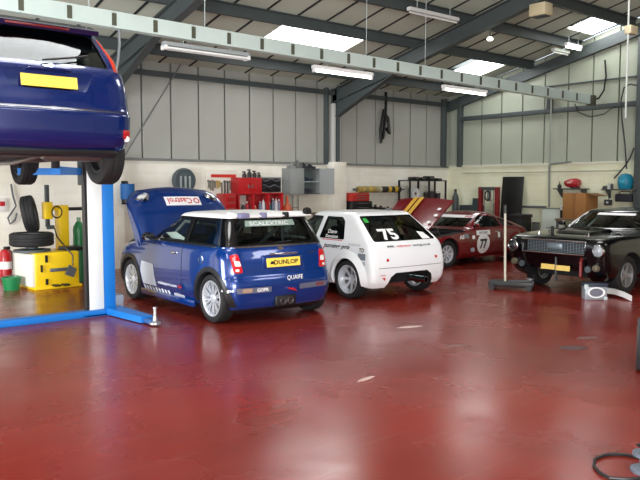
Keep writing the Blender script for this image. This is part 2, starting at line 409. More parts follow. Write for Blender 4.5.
def batten(xp0, xp1, yp, lit, label, twin=False):
    x0, x1 = on_y(xp0, yp, TY).x, on_y(xp1, yp, TY).x; z = on_y((xp0 + xp1) / 2, yp, TY).z
    b = thing('fluorescent_light', label, 'light', ((x0 + x1) / 2, TY, z), 0, 'battens hung under the trunking')
    L = (x1 - x0) / 2
    MB().box(-L, L, -.05, .05, 0.02, .08, .006, 1).build('batten_body', white_paint if lit else M('batten_grey', (150, 158, 158), .5), b)
    for off in ((-.045, .045) if twin else (0,)):
        t_ = MB(); t_.cyl((-L + .04, off, -.012), (L - .04, off, -.012), .02, 10); t_.build('tube', tube_mat if lit else tube_off, b)
        for sx in (-1, 1): MB().box(sx * (L - .02) - .02, sx * (L - .02) + .02, off - .03, off + .03, -.04, .025, .004, 1).build('tube_cap', white_paint, b)
    for sx in (-.55, .55): MB().cyl((sx * L, 0, .08), (sx * L, 0, max(.1, TZ + (8 - (x0 + x1) / 2) * .0115 - z - .014)), .008, 6).build('drop_rod', galv, b)
    return b
batten(163, 248, 52.5, False, 'unlit twin fluorescent batten hung under the trunking above the blue hatchback on the lift side', True)
batten(313, 372, 73.5, True, 'fluorescent batten under the trunking in front of the steel frame column')
batten(443, 486, 91.5, True, 'bright fluorescent batten under the trunking near the far corner')
# battens fixed under the purlins by the gable rooflight
for (xp0, yp0, xp1, yp1, lb) in ((553, 38, 583, 47, 'dim fluorescent batten fixed along the purlin beside the gable rooflight'), (566, 32.5, 590, 39.5, 'bright fluorescent batten next to the gable rooflight')):
    yy = 10.4 if 'dim' in lb else 10.05
    p0 = on_y(xp0, yp0, yy); p1 = on_y(xp1, yp1, yy)
    if p1.x > XR - .3: p1.x = XR - .3
    b = thing('fluorescent_light', lb, 'light', ((p0.x + p1.x) / 2, yy, min(p0.z, roof_z(yy) - .30)), 0)
    L = (p1.x - p0.x) / 2
    MB().box(-L, L, -.05, .05, .02, .09, .006, 1).build('batten_body', white_paint, b)
    MB().cyl((-L + .03, 0, -.01), (L - .03, 0, -.01), .022, 10).build('tube', tube_mat if 'bright' in lb else tube_off, b)
    for sx in (-1, 1): MB().cyl((sx * L * .6, 0, .08), (sx * L * .6, 0, roof_z(yy) - .02 - min(p0.z, roof_z(yy) - .30)), .008, 6).build('drop_rod', galv, b)
# a batten along the purlin at the top of the picture
b = thing('fluorescent_light', 'fluorescent batten fixed under the high purlin beside the frame rafter', 'light', (on_y(434, 6, 10.0).x, 10.0, min(on_y(434, 6, 10.0).z, roof_z(10.0) - .34)), 0)
MB().box(-.75, .75, -.05, .05, .02, .09, .006, 1).build('batten_body', white_paint, b); MB().cyl((-.72, 0, -.01), (.72, 0, -.01), .02, 10).build('tube', tube_off, b)
for sx in (-1, 1): MB().cyl((sx * .5, 0, .08), (sx * .5, 0, roof_z(10.0) - b.location.z - .03), .008, 6).build('drop_rod', galv, b)
# ================================================================ CAR BUILDING TOOLS
def pchip(xs, ys, t):
    n = len(xs)
    if t <= xs[0]: return ys[0]
    if t >= xs[-1]: return ys[-1]
    h = [xs[i + 1] - xs[i] for i in range(n - 1)]; d = [(ys[i + 1] - ys[i]) / h[i] for i in range(n - 1)]
    def m(i):
        if i == 0: return d[0]
        if i == n - 1: return d[-1]
        if d[i - 1] * d[i] <= 0: return 0.0
        w1 = 2 * h[i] + h[i - 1]; w2 = h[i] + 2 * h[i - 1]
        return (w1 + w2) / (w1 / d[i - 1] + w2 / d[i])
    i = max(j for j in range(n - 1) if xs[j] <= t)
    s = (t - xs[i]) / h[i]
    return ((1 + 2 * s) * (1 - s) ** 2 * ys[i] + s * (1 - s) ** 2 * h[i] * m(i) + s * s * (3 - 2 * s) * ys[i + 1] + s * s * (s - 1) * h[i] * m(i + 1))

def outline(z, xr, xf, w, kr, kf, br, bf):
    """half plan outline from rear centre to front centre; kr, kf = corner sizes (along x, along y), br, bf = bow of the ends"""
    ne, nc, ns, e = 5, 6, 18, 2.25
    p = []
    lxr, lyr = kr; lxf, lyf = kf
    L = xf - xr
    lxr = min(lxr, L * .4); lxf = min(lxf, L * .4); lyr = min(lyr, w * .9); lyf = min(lyf, w * .9)
    for i in range(ne): y = (w - lyr) * i / ne; p.append((xr + br * (y / w) ** 2, y))
    x0 = xr + br * ((w - lyr) / w) ** 2
    for i in range(nc):
        a = (PI / 2) * i / nc; c, s = math.cos(a) ** (2 / e), math.sin(a) ** (2 / e)
        p.append((x0 + lxr * (1 - c), w - lyr + lyr * s))
    x1 = xf - bf * ((w - lyf) / w) ** 2
    for i in range(ns + 1):
        u = i / ns; p.append((x0 + lxr + (x1 - lxf - x0 - lxr) * u, w + 0.012 * math.sin(PI * u)))
    for i in range(1, nc + 1):
        a = (PI / 2) * (1 - i / nc); c, s = math.cos(a) ** (2 / e), math.sin(a) ** (2 / e)
        p.append((x1 - lxf * (1 - c), w - lyf + lyf * s))
    for i in range(ne - 1, -1, -1): y = (w - lyf) * i / ne; p.append((xf - bf * (y / w) ** 2, y))
    return [(x, y, z) for x, y in p]

def loft(levels, sub=4, crown=0.015, zmin=None, zmax=None, inset=0.0, xfmax=None, dz=0.0):
    """levels: (z, xr, xf, w, kr, kf, br, bf); returns bmesh"""
    idx = list(range(len(levels))); rows = []
    flat = [(l[0], l[1], l[2], l[3], l[4][0], l[4][1], l[5][0], l[5][1], l[6], l[7]) for l in levels]
    N = (len(levels) - 1) * sub
    for i in range(N + 1):
        t = i / sub; rows.append([pchip(idx, [f[j] for f in flat], t) for j in range(10)])
    if zmin is not None: rows = [r for r in rows if zmin <= r[0] <= zmax]
    bm = bmesh.new(); rings = []
    for r in rows:
        z, xr, xf, w, a, b, c, d, br, bf = r
        xr += inset; xf -= inset; w -= inset
        if xfmax is not None: xf = min(xf, xfmax)
        h = outline(z + dz, xr, xf, w, (a, b), (c, d), br, bf)
        full = h + [(x, -y, zz) for x, y, zz in h[-2:0:-1]]
        rings.append([bm.verts.new(q) for q in full])
    n = len(rings[0])
    for A, B in zip(rings, rings[1:]):
        for k in range(n): bm.faces.new((A[k], A[(k + 1) % n], B[(k + 1) % n], B[k]))
    bm.faces.new(rings[0][::-1])
    top = rings[-1]; cx = sum(v.co.x for v in top) / n; zt = top[0].co.z
    prev = top
    for s in (0.86, 0.66, 0.42, 0.2):
        cur = [bm.verts.new((cx + (v.co.x - cx) * s, v.co.y * s, zt + crown * (1 - s * s))) for v in top]
        for k in range(n): bm.faces.new((prev[k], prev[(k + 1) % n], cur[(k + 1) % n], cur[k]))
        prev = cur
    c = bm.verts.new((cx, 0, zt + crown))
    for k in range(n): bm.faces.new((prev[k], prev[(k + 1) % n], c))
    bmesh.ops.recalc_face_normals(bm, faces=bm.faces)
    return bm

def bm_obj(bm, mats, name='tmp'):
    me = bpy.data.meshes.new(name); bm.to_mesh(me); bm.free()
    for m in (mats if isinstance(mats, (list, tuple)) else [mats]): me.materials.append(m)
    o = bpy.data.objects.new(name, me); C.objects.link(o); return o
def mb_obj(mb, mat): bmesh.ops.recalc_face_normals(mb.bm, faces=mb.bm.faces); return bm_obj(mb.bm, mat)
def cut(o, cutters):
    for c in cutters:
        m = o.modifiers.new('b', 'BOOLEAN'); m.operation = 'DIFFERENCE'; m.solver = 'EXACT'; m.object = c
        m.material_mode = 'TRANSFER'
    bpy.context.view_layer.update()
    me = bpy.data.meshes.new_from_object(o.evaluated_get(bpy.context.evaluated_depsgraph_get()))
    o.modifiers.clear(); old = o.data; o.data = me; bpy.data.meshes.remove(old)
    for c in cutters: d = c.data; bpy.data.objects.remove(c); bpy.data.meshes.remove(d)
    me.polygons.foreach_set('use_smooth', [True] * len(me.polygons)); me.set_sharp_from_angle(angle=math.radians(38))

def rounded(poly, r=0.05, n=3):
    out = []; m = len(poly)
    for i in range(m):
        p0, p, p1 = Vector(poly[i - 1]), Vector(poly[i]), Vector(poly[(i + 1) % m])
        a, b = p0 - p, p1 - p; ra = min(r, a.length * .45, b.length * .45)
        A, B = p + a.normalized() * ra, p + b.normalized() * ra
        for k in range(n + 1):
            t = k / n; out.append(tuple(A * (1 - t) ** 2 + p * 2 * t * (1 - t) + B * t * t))
    return out
def grow(poly, d):
    c = Vector((sum(p[0] for p in poly) / len(poly), sum(p[1] for p in poly) / len(poly)))
    return [tuple(Vector(p) + (Vector(p) - c).normalized() * d) for p in poly]

class Car:
    def __init__(s, name, label, loc, heading, levels, mats, paint, crown=0.015, cat='car'):
        s.root = thing(name, label, cat, loc, heading)
        s.levels = levels
        bm = loft(levels, crown=crown)
        s.bvh = BVHTree.FromBMesh(bm)
        for f in bm.faces: f.material_index = paint(f.calc_center_median(), f.normal)
        s.body = bm_obj(bm, mats, 'body')   # parented once the cuts are made
        s.cutters = []
    def wheel_wells(s, xs, zc, r, w, depth=0.30):
        for x in xs:
            for sg in (1, -1):
                s.cutters.append(mb_obj(MB().cyl((x, sg * (w - depth), zc), (x, sg * (w + .3), zc), r, 36), dark_inside))
    def cavity(s, z0, z1, firewall, inset=0.07):
        s.cutters.append(bm_obj(loft(s.levels, zmin=z0, zmax=z1, inset=inset, xfmax=firewall, crown=0.005), dark_inside))
    def hit(s, p, d):
        p = Vector(p); d = Vector(d).normalized(); h = s.bvh.ray_cast(p - d * 2.5, d)
        return h[0], h[1]
    def patch(s, name, poly, plane, side, mat, off=0.004, parent=None, thick=0.0, seg=0.08, bms=None, o=None):
        """polygon in plane coords laid on the body. plane 'side': (x,z) seen along y; 'end': (y,z) seen along x; 'top': (x,y)."""
        t = bmesh.new()
        def P(a, b):
            if plane == 'side': return Vector((a, 0, b)), Vector((0, -side, 0))
            if plane == 'end': return Vector((0, a, b)), Vector((-side, 0, 0))
            if plane == 'top': return Vector((a, b, 0)), Vector((0, 0, -1))
            oo, U, V, D = plane; return Vector(oo) + Vector(U) * a + Vector(V) * b, Vector(D)
        if bms is None:
            vs = [t.verts.new((a, b, 0)) for a, b in poly]; t.faces.new(vs)
            bmesh.ops.triangulate(t, faces=t.faces[:])
        else: t.free(); t = bms
        for _ in range(5):
            es = [e for e in t.edges if e.calc_length() > seg]
            if not es or len(t.verts) > 2500: break
            bmesh.ops.subdivide_edges(t, edges=es, cuts=1); bmesh.ops.triangulate(t, faces=[f for f in t.faces if len(f.verts) > 3])
        nv = 0
        for v in t.verts:
            p, d = P(v.co.x, v.co.y); d = d.normalized(); st = p - d * 3.0
            h = s.bvh.ray_cast(st, d)
            if h[0] is None: v.co = Vector((1e6, 0, 0)); nv += 1
            else: v.co = h[0] - d * off
        bad = [v for v in t.verts if v.co.x > 1e5]
        if bad: bmesh.ops.delete(t, geom=bad, context='VERTS')
        bmesh.ops.recalc_face_normals(t, faces=t.faces)
        if t.faces:
            dd = P(0, 0)[1]
            if sum((f.normal.dot(dd)) * f.calc_area() for f in t.faces) > 0: bmesh.ops.reverse_faces(t, faces=t.faces)
        if thick:
            r = bmesh.ops.solidify(t, geom=t.faces[:], thickness=thick)
        me = bpy.data.meshes.new(name); t.to_mesh(me); t.free()
        return link(name, me, mat, parent or s.root, 40)
    def window(s, name, poly, plane, side, mat, x_range=None, r=0.05, both=False):
        rp = rounded(poly, r)
        if plane == 'side':
            if both: s.cutters.append(mb_obj(MB().prism(rp, -1.3, 1.3, 'y'), dark_inside))
            else: s.cutters.append(mb_obj(MB().prism(rp, side * .25, side * 1.3, 'y'), dark_inside))
        else: s.cutters.append(mb_obj(MB().prism(rp, x_range[0], x_range[1], 'x'), dark_inside))
        g = grow(rp, 0.02)
        out = []
        for sd in ((1, -1) if both else (side,)):
            out.append(s.patch(name, g, plane, sd, mat, off=-0.018, thick=0.004, seg=0.12))
        return out
    def text(s, name, txt, width, plane, side, mat, centre, parent=None, rot=0.0, flip=False, off=0.006, weight=0.0, shear=0.0, height=None, mirror=False):
        cu = bpy.data.curves.new('t', 'FONT'); cu.body = txt; cu.size = 1; cu.offset = weight; cu.shear = shear; cu.resolution_u = 2
        to = bpy.data.objects.new('t', cu); C.objects.link(to); bpy.context.view_layer.update()
        me = bpy.data.meshes.new_from_object(to.evaluated_get(bpy.context.evaluated_depsgraph_get()))
        bpy.data.objects.remove(to); bpy.data.curves.remove(cu)
        b = bmesh.new(); b.from_mesh(me); bpy.data.meshes.remove(me)
        xs = [v.co.x for v in b.verts]; ys = [v.co.y for v in b.verts]; cx, cy = (min(xs) + max(xs)) / 2, (min(ys) + max(ys)) / 2
        k = width / (max(xs) - min(xs)); ky = k if height is None else height / (max(ys) - min(ys)); ca, sa = math.cos(rot), math.sin(rot)
        # the letters run to the right for a viewer facing the panel
        sx = 1.0
        if plane == 'side': sx = -1.0 if side > 0 else 1.0
        if plane == 'end': sx = 1.0 if side > 0 else -1.0
        for v in b.verts:
            x, y = (v.co.x - cx) * k, (v.co.y - cy) * ky; x, y = x * ca - y * sa, x * sa + y * ca
            if flip: x, y = -x, -y
            v.co = Vector((centre[0] + sx * x, centre[1] + y, 0))
        bmesh.ops.triangulate(b, faces=b.faces[:])
        return s.patch(name, None, plane, side, mat, off=off, parent=parent, bms=b, seg=0.2)
    def arch(s, x, zc, r0, r1, mat, off=0.012, a0=-12, a1=192, name='wheel_arch_trim', thick=0.02, lift=0.0, wbody=0.8):
        for sg in (1, -1):
            t = bmesh.new(); rows = []
            for i in range(29):
                a = math.radians(a0 + (a1 - a0) * i / 28); row = []
                for j in range(4):
                    rr = r0 + (r1 - r0) * j / 3
                    px_, pz = x + rr * math.cos(a), zc + rr * math.sin(a)
                    h = s.bvh.ray_cast(Vector((px_, sg * 3, pz)), Vector((0, -sg, 0)))
                    y = abs(h[0].y) if h[0] is not None else wbody
                    if h[0] is None or y < wbody - 0.18: y = wbody
                    bulge = off + lift * (1 - j / 3) if lift else off * (1 if j not in (0, 3) else .6)
                    row.append(t.verts.new((px_, sg * (y + bulge), pz)))
                rows.append(row)
            for A, B in zip(rows, rows[1:]):
                for j in range(3): t.faces.new((A[j], A[j + 1], B[j + 1], B[j]))
            bmesh.ops.recalc_face_normals(t, faces=t.faces)
            if sum(f.normal.y * sg for f in t.faces) < 0: bmesh.ops.reverse_faces(t, faces=t.faces)
            bmesh.ops.solidify(t, geom=t.faces[:], thickness=thick)
            me = bpy.data.meshes.new(name); t.to_mesh(me); t.free(); link(name, me, mat, s.root, 50)
    def finish(s): cut(s.body, s.cutters); s.body.parent = s.root

def wheel(parent, x, y, z, side, R=0.31, W=0.20, rim_r=0.225, style='multi', rim_mat=None, steer=0.0, dish=0.0):
    """tyre with its rim and brake disc as sub-parts; local Z of the lathe is the axle, outboard positive"""
    rim_mat = rim_mat or alloy
    mt = Matrix.Translation((x, y, z)) @ Matrix.Rotation(steer, 4, 'Z') @ Matrix.Rotation(-side * PI / 2, 4, 'X')
    h = W / 2; s_ = 0.028
    prof = [(rim_r, -h * .82), (rim_r + .02, -h * .96), (R - .05, -h), (R - .012, -h * .88), (R, -h * .66), (R, -h * .36), (R - .007, -h * .33), (R - .007, -h * .25), (R, -h * .22), (R, h * .22), (R - .007, h * .25), (R - .007, h * .33), (R, h * .36), (R, h * .66), (R - .012, h * .88), (R - .05, h), (rim_r + .02, h * .96), (rim_r, h * .82)]
    ty = MB().lathe(prof, 36, mt, close=True).build('tyre', black_rubber, parent, 40)
    rm = MB()
    rm.lathe([(rim_r, -h * .8), (rim_r, h * .8), (rim_r - .006, h * .88), (rim_r - .018, h * .86), (rim_r - .024, h * .7), (rim_r - .03, -h * .8)], 36, mt, close=True)
    zf = h * .55 - dish
    def spoke(a, w0, w1, r0, r1, z0, z1, tk=.022, lean=0.0):
        t = Matrix.Rotation(a, 4, 'Z')
        q = [(-w0, r0), (w0, r0), (w1 + lean, r1), (-w1 + lean, r1)]
        b = bmesh.new(); A = [b.verts.new((px_, py_, z0 if i < 2 else z1)) for i, (px_, py_) in enumerate(q)]; B = [b.verts.new((px_ * .8, py_, (z0 if i < 2 else z1) - tk)) for i, (px_, py_) in enumerate(q)]
        b.faces.new(A); b.faces.new(B[::-1])
        for i in range(4): b.faces.new((A[i], B[i], B[(i + 1) % 4], A[(i + 1) % 4]))
        bmesh.ops.recalc_face_normals(b, faces=b.faces); rm._merge(b, mt @ t)
    if style == 'multi':
        for i in range(10):
            for ln in (-.028, .028): spoke(2 * PI * i / 10, .012, .008, .05, rim_r - .02, zf, zf + .01, .02, ln)
    elif style == 'five':
        for i in range(5): spoke(2 * PI * i / 5 + .2, .03, .036, .05, rim_r - .015, zf, zf + .004, .03)
    elif style == 'eight':
        for i in range(8): spoke(2 * PI * i / 8, .018, .026, .05, rim_r - .015, zf, zf + .006, .026)
    rm.lathe([(0, zf + .018), (.03, zf + .016), (.06, zf + .004), (.066, zf - .03), (0, zf - .03)], 20, mt)
    for i in range(4 if style == 'five' else 5):
        a = 2 * PI * i / (4 if style == 'five' else 5) + .5; rm.lathe([(.009, zf), (.009, zf + .014), (0, zf + .016)], 6, mt @ Matrix.Translation((.045 * math.cos(a), .045 * math.sin(a), 0)))
    rm.build('rim', rim_mat, ty, 30)
    MB().lathe([(rim_r * .8, -h * .2), (rim_r * .8, -h * .08), (.05, -h * .08), (.05, -h * .2)], 28, mt, close=True).build('brake_disc', M('brake_steel', (105, 102, 100), .4, metal=.8), ty, 30)
    return ty

def seat(parent, x, y, z0, mat, h=0.62):
    m = MB(); m.box(x - .24, x + .26, y - .24, y + .24, z0, z0 + .16, .05)
    m.box(x - .30, x - .14, y - .23, y + .23, z0 + .1, z0 + .1 + h, .05, mtx=rotm('Y', -12, (x - .2, y, z0 + .1)))
    m.box(x - .42, x - .32, y - .13, y + .13, z0 + h + .08, z0 + h + .24, .04)
    return m.build('seat', mat, parent)
# ================================================================ BLUE HATCHBACK WITH WHITE ROOF AND OPEN BONNET
mini_blue = M('blue_metallic_paint', (0, 50, 122), 0.24, metal=0.32, coat=1.0)
K0, K1 = (.22, .26), (.38, .36)
GH = ((.16, .20), (.20, .22))
mini_levels = [
 (.13, -.34, 3.02, .74, K0, K1, .05, .10), (.20, -.43, 3.09, .79, K0, K1, .05, .10), (.34, -.475, 3.14, .835, K0, K1, .06, .12),
 (.48, -.485, 3.16, .845, K0, K1, .06, .12), (.56, -.47, 3.15, .846, K0, K1, .06, .12), (.62, -.445, 3.13, .845, K0, K1, .06, .13), (.74, -.425, 3.06, .84, K0, K1, .06, .14),
 (.82, -.405, 2.96, .835, K0, K1, .06, .16), (.88, -.385, 2.74, .825, K0, K1, .06, .18), (.925, -.37, 2.36, .81, K0, K1, .06, .20),
 (.955, -.355, 2.06, .795, K0, (.2, .26), .06, .18), (.985, -.34, 1.96, .775, GH[0], GH[1], .06, .16), (1.10, -.28, 1.74, .735, GH[0], GH[1], .06, .15),
 (1.22, -.215, 1.52, .69, GH[0], GH[1], .06, .14), (1.30, -.175, 1.37, .66, GH[0], GH[1], .06, .13), (1.335, -.165, 1.31, .645, GH[0], GH[1], .06, .13),
 (1.365, -.15, 1.24, .625, GH[0], GH[1], .06, .12), (1.385, -.09, 1.12, .57, GH[0], GH[1], .05, .10)]
def mini_paint(c, n):
    if c.z > 1.325: return 1
    if c.z > .98 and n.z < .8: return 2
    if c.z < .20: return 3
    return 0
mini = Car('hatchback_car', 'blue hatchback with white roof and raised bonnet, yellow DUNLOP plate', (5.57, 7.84, 0), math.radians(88.2), mini_levels, [mini_blue, white_paint, gloss_black, black_plastic], mini_paint, crown=.025)
R0 = mini.root
mini.wheel_wells((0, 2.467), .31, .345, .80, .26)
mini.cavity(.32, 1.33, 2.0, .06)
mini.window('front_side_window', [(1.74, .995), (.80, .995), (.78, 1.30), (1.36, 1.305)], 'side', 1, glass_clear, both=True, r=.04)
mini.window('rear_side_window', [(.72, .995), (.02, .995), (.06, 1.24), (.16, 1.29), (.70, 1.30)], 'side', 1, glass_dark, both=True, r=.04)
mini.window('windscreen', [(-.62, 1.0), (.62, 1.0), (.54, 1.31), (-.54, 1.31)], 'end', 1, glass_clear, (1.15, 2.3), r=.05)
mini.window('rear_window', [(-.60, 1.0), (.60, 1.0), (.52, 1.305), (-.52, 1.305)], 'end', -1, glass_dark, (-.7, .05), r=.06)
# engine bay, opened by the raised bonnet
mini.cutters.append(mb_obj(MB().box(2.12, 2.90, -.60, .60, .42, 1.3), dark_inside))
mini.cutters.append(mb_obj(MB().prism([(2.10, 1.4), (2.10, .93), (2.35, .90), (3.4, .80), (3.4, 1.4)], -1.2, 1.2, 'y'), dark_inside))
mini.finish()
mini.arch(0, .31, .345, .41, black_plastic, .012, wbody=.835)
mini.arch(2.467, .31, .345, .41, black_plastic, .012, wbody=.835)
for sg in (1, -1): MB().box(.42, 2.06, sg * .835 - .025, sg * .835 + .018, .145, .235, .012).build('sill_trim', mini_blue, R0)
for x in (0, 2.467):
    for sg in (1, -1): wheel(R0, x, sg * .735, .31, sg, .31, .205, .232, 'multi')
# bonnet shell: the front upper part of the body, swung up about its rear hinges
bm = loft(mini_levels)
bmesh.ops.delete(bm, geom=[f for f in bm.faces if not (f.calc_center_median().x > 2.02 and .735 < f.calc_center_median().z < .962)], context='FACES')
bmesh.ops.solidify(bm, geom=bm.faces[:], thickness=.025)
BON = 58
hinge = rotm('Y', -BON, (2.02, 0, .955))
bmesh.ops.transform(bm, matrix=hinge, verts=bm.verts)
bvh_b = BVHTree.FromBMesh(bm)
me = bpy.data.meshes.new('bonnet'); bm.to_mesh(me); bm.free()
bonnet = link('bonnet', me, mini_blue, R0, 40)
def on_bonnet(P, d, off=.006):
    h = bvh_b.ray_cast(Vector(P), Vector(d)); return (h[0], h[1]) if h[0] is not None else (None, None)
def bonnet_patch(name, pts2, mat, to3, d, bmx=None, off=.006):
    t = bmx or bmesh.new()
    if bmx is None:
        t.faces.new([t.verts.new((a, b, 0)) for a, b in pts2]); bmesh.ops.triangulate(t, faces=t.faces[:])
        for _ in range(4):
            es = [e for e in t.edges if e.calc_length() > .07]
            if es: bmesh.ops.subdivide_edges(t, edges=es, cuts=1); bmesh.ops.triangulate(t, faces=[f for f in t.faces if len(f.verts) > 3])
    bad = []
    for v in t.verts:
        h = bvh_b.ray_cast(to3(v.co.x, v.co.y) - Vector(d) * 2, Vector(d))
        if h[0] is None: bad.append(v)
        else: v.co = h[0] - Vector(d) * off
    if bad: bmesh.ops.delete(t, geom=bad, context='VERTS')
    me = bpy.data.meshes.new(name); t.to_mesh(me); t.free(); return link(name, me, mat, bonnet, 0)
# in the closed position the sticker lies near the bonnet's front edge; plane coords: a = across (y), b = along the bonnet (x)
Mh = hinge.to_3x3()
dn = tuple(Mh @ Vector((0, 0, -1)))
to3 = lambda a, b: hinge @ Vector((b, a, 1.3))
bonnet_patch('sponsor_sticker', [(-.37, 2.62), (.25, 2.62), (.25, 2.80), (-.37, 2.80)], text_white, to3, dn, off=.004)
def text_bm(txt, width, cx, cy, sx=1, sy=1, height=None, weight=0.0):
    cu = bpy.data.curves.new('t', 'FONT'); cu.body = txt; cu.offset = weight; cu.resolution_u = 2; to = bpy.data.objects.new('t', cu); C.objects.link(to); bpy.context.view_layer.update()
    me = bpy.data.meshes.new_from_object(to.evaluated_get(bpy.context.evaluated_depsgraph_get())); bpy.data.objects.remove(to); bpy.data.curves.remove(cu)
    b = bmesh.new(); b.from_mesh(me); bpy.data.meshes.remove(me)
    xs = [v.co.x for v in b.verts]; ys = [v.co.y for v in b.verts]; k = width / (max(xs) - min(xs)); ky = k if height is None else height / (max(ys) - min(ys))
    mx, my = (min(xs) + max(xs)) / 2, (min(ys) + max(ys)) / 2
    for v in b.verts: v.co = Vector((cx + sx * (v.co.x - mx) * k, cy + sy * (v.co.y - my) * ky, 0))
    bmesh.ops.triangulate(b, faces=b.faces[:]); return b
# upright for someone standing in front of the closed car, so upside down here
bonnet_patch('sponsor_lettering', None, text_red, to3, dn, bmx=text_bm('Castrol', .42, -.01, 2.71, 1, -1, .12, .02), off=.007)
ring = bmesh.new()
prev = None
vs = []
for i in range(24):
    a = 2 * PI * i / 24; vs.append((ring.verts.new((-.30 + .055 * math.cos(a), 2.71 + .055 * math.sin(a), 0)), ring.verts.new((-.30 + .032 * math.cos(a), 2.71 + .032 * math.sin(a), 0))))
for i in range(24): A, B = vs[i], vs[(i + 1) % 24]; ring.faces.new((A[0], B[0], B[1], A[1]))
bonnet_patch('sponsor_roundel', None, text_red, to3, dn, bmx=ring, off=.007)
# headlamps ride on the bonnet
for sg in (1, -1):
    c0 = Vector((2.80, sg * .60, .84)); nrm = (hinge.to_3x3() @ Vector((.55, sg * .32, .62))).normalized(); cc = hinge @ c0
    q = Vector((0, 0, 1)).rotation_difference(nrm).to_matrix().to_4x4()
    MB().lathe([(.115, -.02), (.118, .025), (.10, .04), (.098, .02)], 26, Matrix.Translation(cc) @ q, close=True).build('headlamp_ring', chrome, bonnet)
    MB().lathe([(.098, -.01), (.098, .02), (.06, .036), (0, .042)], 26, Matrix.Translation(cc) @ q).build('headlamp_lens', white_lens, bonnet)
# engine in the bay
eng = MB(); eng.box(2.25, 2.75, -.35, .40, .45, .78, .03).box(2.35, 2.6, -.2, .25, .76, .86, .03); eng.tube([(2.3, .42, .7), (2.5, .52, .8), (2.75, .5, .75)], .035).build('engine', M('engine_grey', (58, 58, 62), .5, metal=.4), R0)
MB().cyl((2.2, .58, .86), (2.95, .50, 1.20), .007, 6).build('bonnet_stay', steel_grey, R0)
# tail details
mini.patch('tail_lamp', rounded([(.60, .66), (.72, .66), (.745, .88), (.64, .90)], .03), 'end', -1, red_lens, .012, thick=.02)
mini.patch('tail_lamp', rounded([(-.60, .66), (-.64, .90), (-.745, .88), (-.72, .66)], .03), 'end', -1, red_lens, .012, thick=.02)
for sg in (1, -1):
    lp = rounded([(sg * .62, .745), (sg * .70, .745), (sg * .705, .81), (sg * .635, .81)], .015)
    mini.patch('reverse_lamp', lp, 'end', -1, white_lens, .016)
    mini.patch('indicator_lens', rounded([(sg * .655, .68), (sg * .70, .68), (sg * .70, .71), (sg * .65, .71)], .01), 'end', -1, white_lens, .016)
def flat_plate(parent, x, z, w, h, tilt, txt=None, off=.02, y=0, mat=plate_yellow, plate_name='number_plate'):
    mtx = Matrix.Translation((x, y, z)) @ Matrix.Rotation(math.radians(tilt), 4, 'Y')
    p = MB().box(-.006, .006, -w / 2, w / 2, -h / 2, h / 2, .003, 1, mtx=mtx).build(plate_name, mat, parent)
    return p, mtx
def plate_text(p, mtx, txt, width, height, back=True, y=0, weight=.02, mat=text_black, d=.009, name='plate_lettering'):
    b = text_bm(txt, width, y, 0, -1 if back else 1, 1, height, weight)
    for v in b.verts: v.co = mtx @ Vector((-d if back else d, v.co.x, v.co.y))
    me = bpy.data.meshes.new(name); b.to_mesh(me); b.free(); return link(name, me, mat, p, 0)
hx = mini.hit((0, 0, .78), (1, 0, 0))[0].x
MB().box(hx - .012, hx + .05, -.31, .31, .69, .86, .01).build('plate_recess', mini_blue, R0)
pl, mt = flat_plate(R0, hx - .024, .765, .52, .115, 8)
plate_text(pl, mt, 'DUNLOP', .38, .06, y=-.035, weight=.03)
MB().prism([(.150, -.018), (.215, -.018), (.20, .018), (.165, .018)], -.0105, -.0085, 'x', mtx=mt).build('plate_logo', text_black, pl)
MB().box(hx - .03, hx, -.22, .22, .862, .885, .008).build('boot_handle', chrome, R0)
mini.text('maker_badge_lettering', 'COOPER S', .16, 'end', -1, chrome, (-.50, .86))
mini.patch('maker_badge', [( .05 * math.cos(2 * PI * i / 16), .94 + .022 * math.sin(2 * PI * i / 16)) for i in range(16)], 'end', -1, chrome, .008)
mini.text('sponsor_lettering', 'QUAIFE', .26, 'end', -1, text_white, (-.16, .555), weight=0, shear=.25, height=.065, off=.008)
# lower bumper strip with lamps
for sg in (1, -1):
    st = mini.patch('bumper_insert', rounded([(sg * .22, .40), (sg * .70, .405), (sg * .72, .475), (sg * .22, .47)], .015), 'end', -1, M('bumper_insert_grey', (92, 96, 112), .4), .008)
    mini.patch('fog_lamp', rounded([(sg * .50, .415), (sg * .64, .415), (sg * .64, .465), (sg * .50, .465)], .02), 'end', -1, M('smoked_lamp', (120, 70, 72), .15, coat=.5) if sg < 0 else M('amber_lamp', (168, 140, 120), .15, coat=.5), .013, parent=st)
mini.text('bumper_lettering', 'GOPR', .17, 'end', -1, text_white, (.35, .437), weight=.03, off=.013, height=.045)
mini.text('bumper_lettering', 'aps', .10, 'end', -1, text_white, (.79, .44), weight=.03, off=.013, height=.04)
ex = MB()
for sg in (1, -1): ex.lathe([(.038, 0), (.044, 0), (.044, .14), (.038, .14)], 18, Matrix.Translation((-.52, sg * .055, .27)) @ Matrix.Rotation(PI / 2, 4, 'Y'), close=True)
ex.build('exhaust', chrome, R0)
MB().box(-.50, -.38, -.16, .16, .20, .34, .02).build('diffuser', black_plastic, R0)
MB().tube([(-.47, -.05, .42), (-.56, -.06, .42), (-.57, -.10, .40), (-.47, -.12, .42)], .012, 8).build('tow_eye', red_paint, R0)
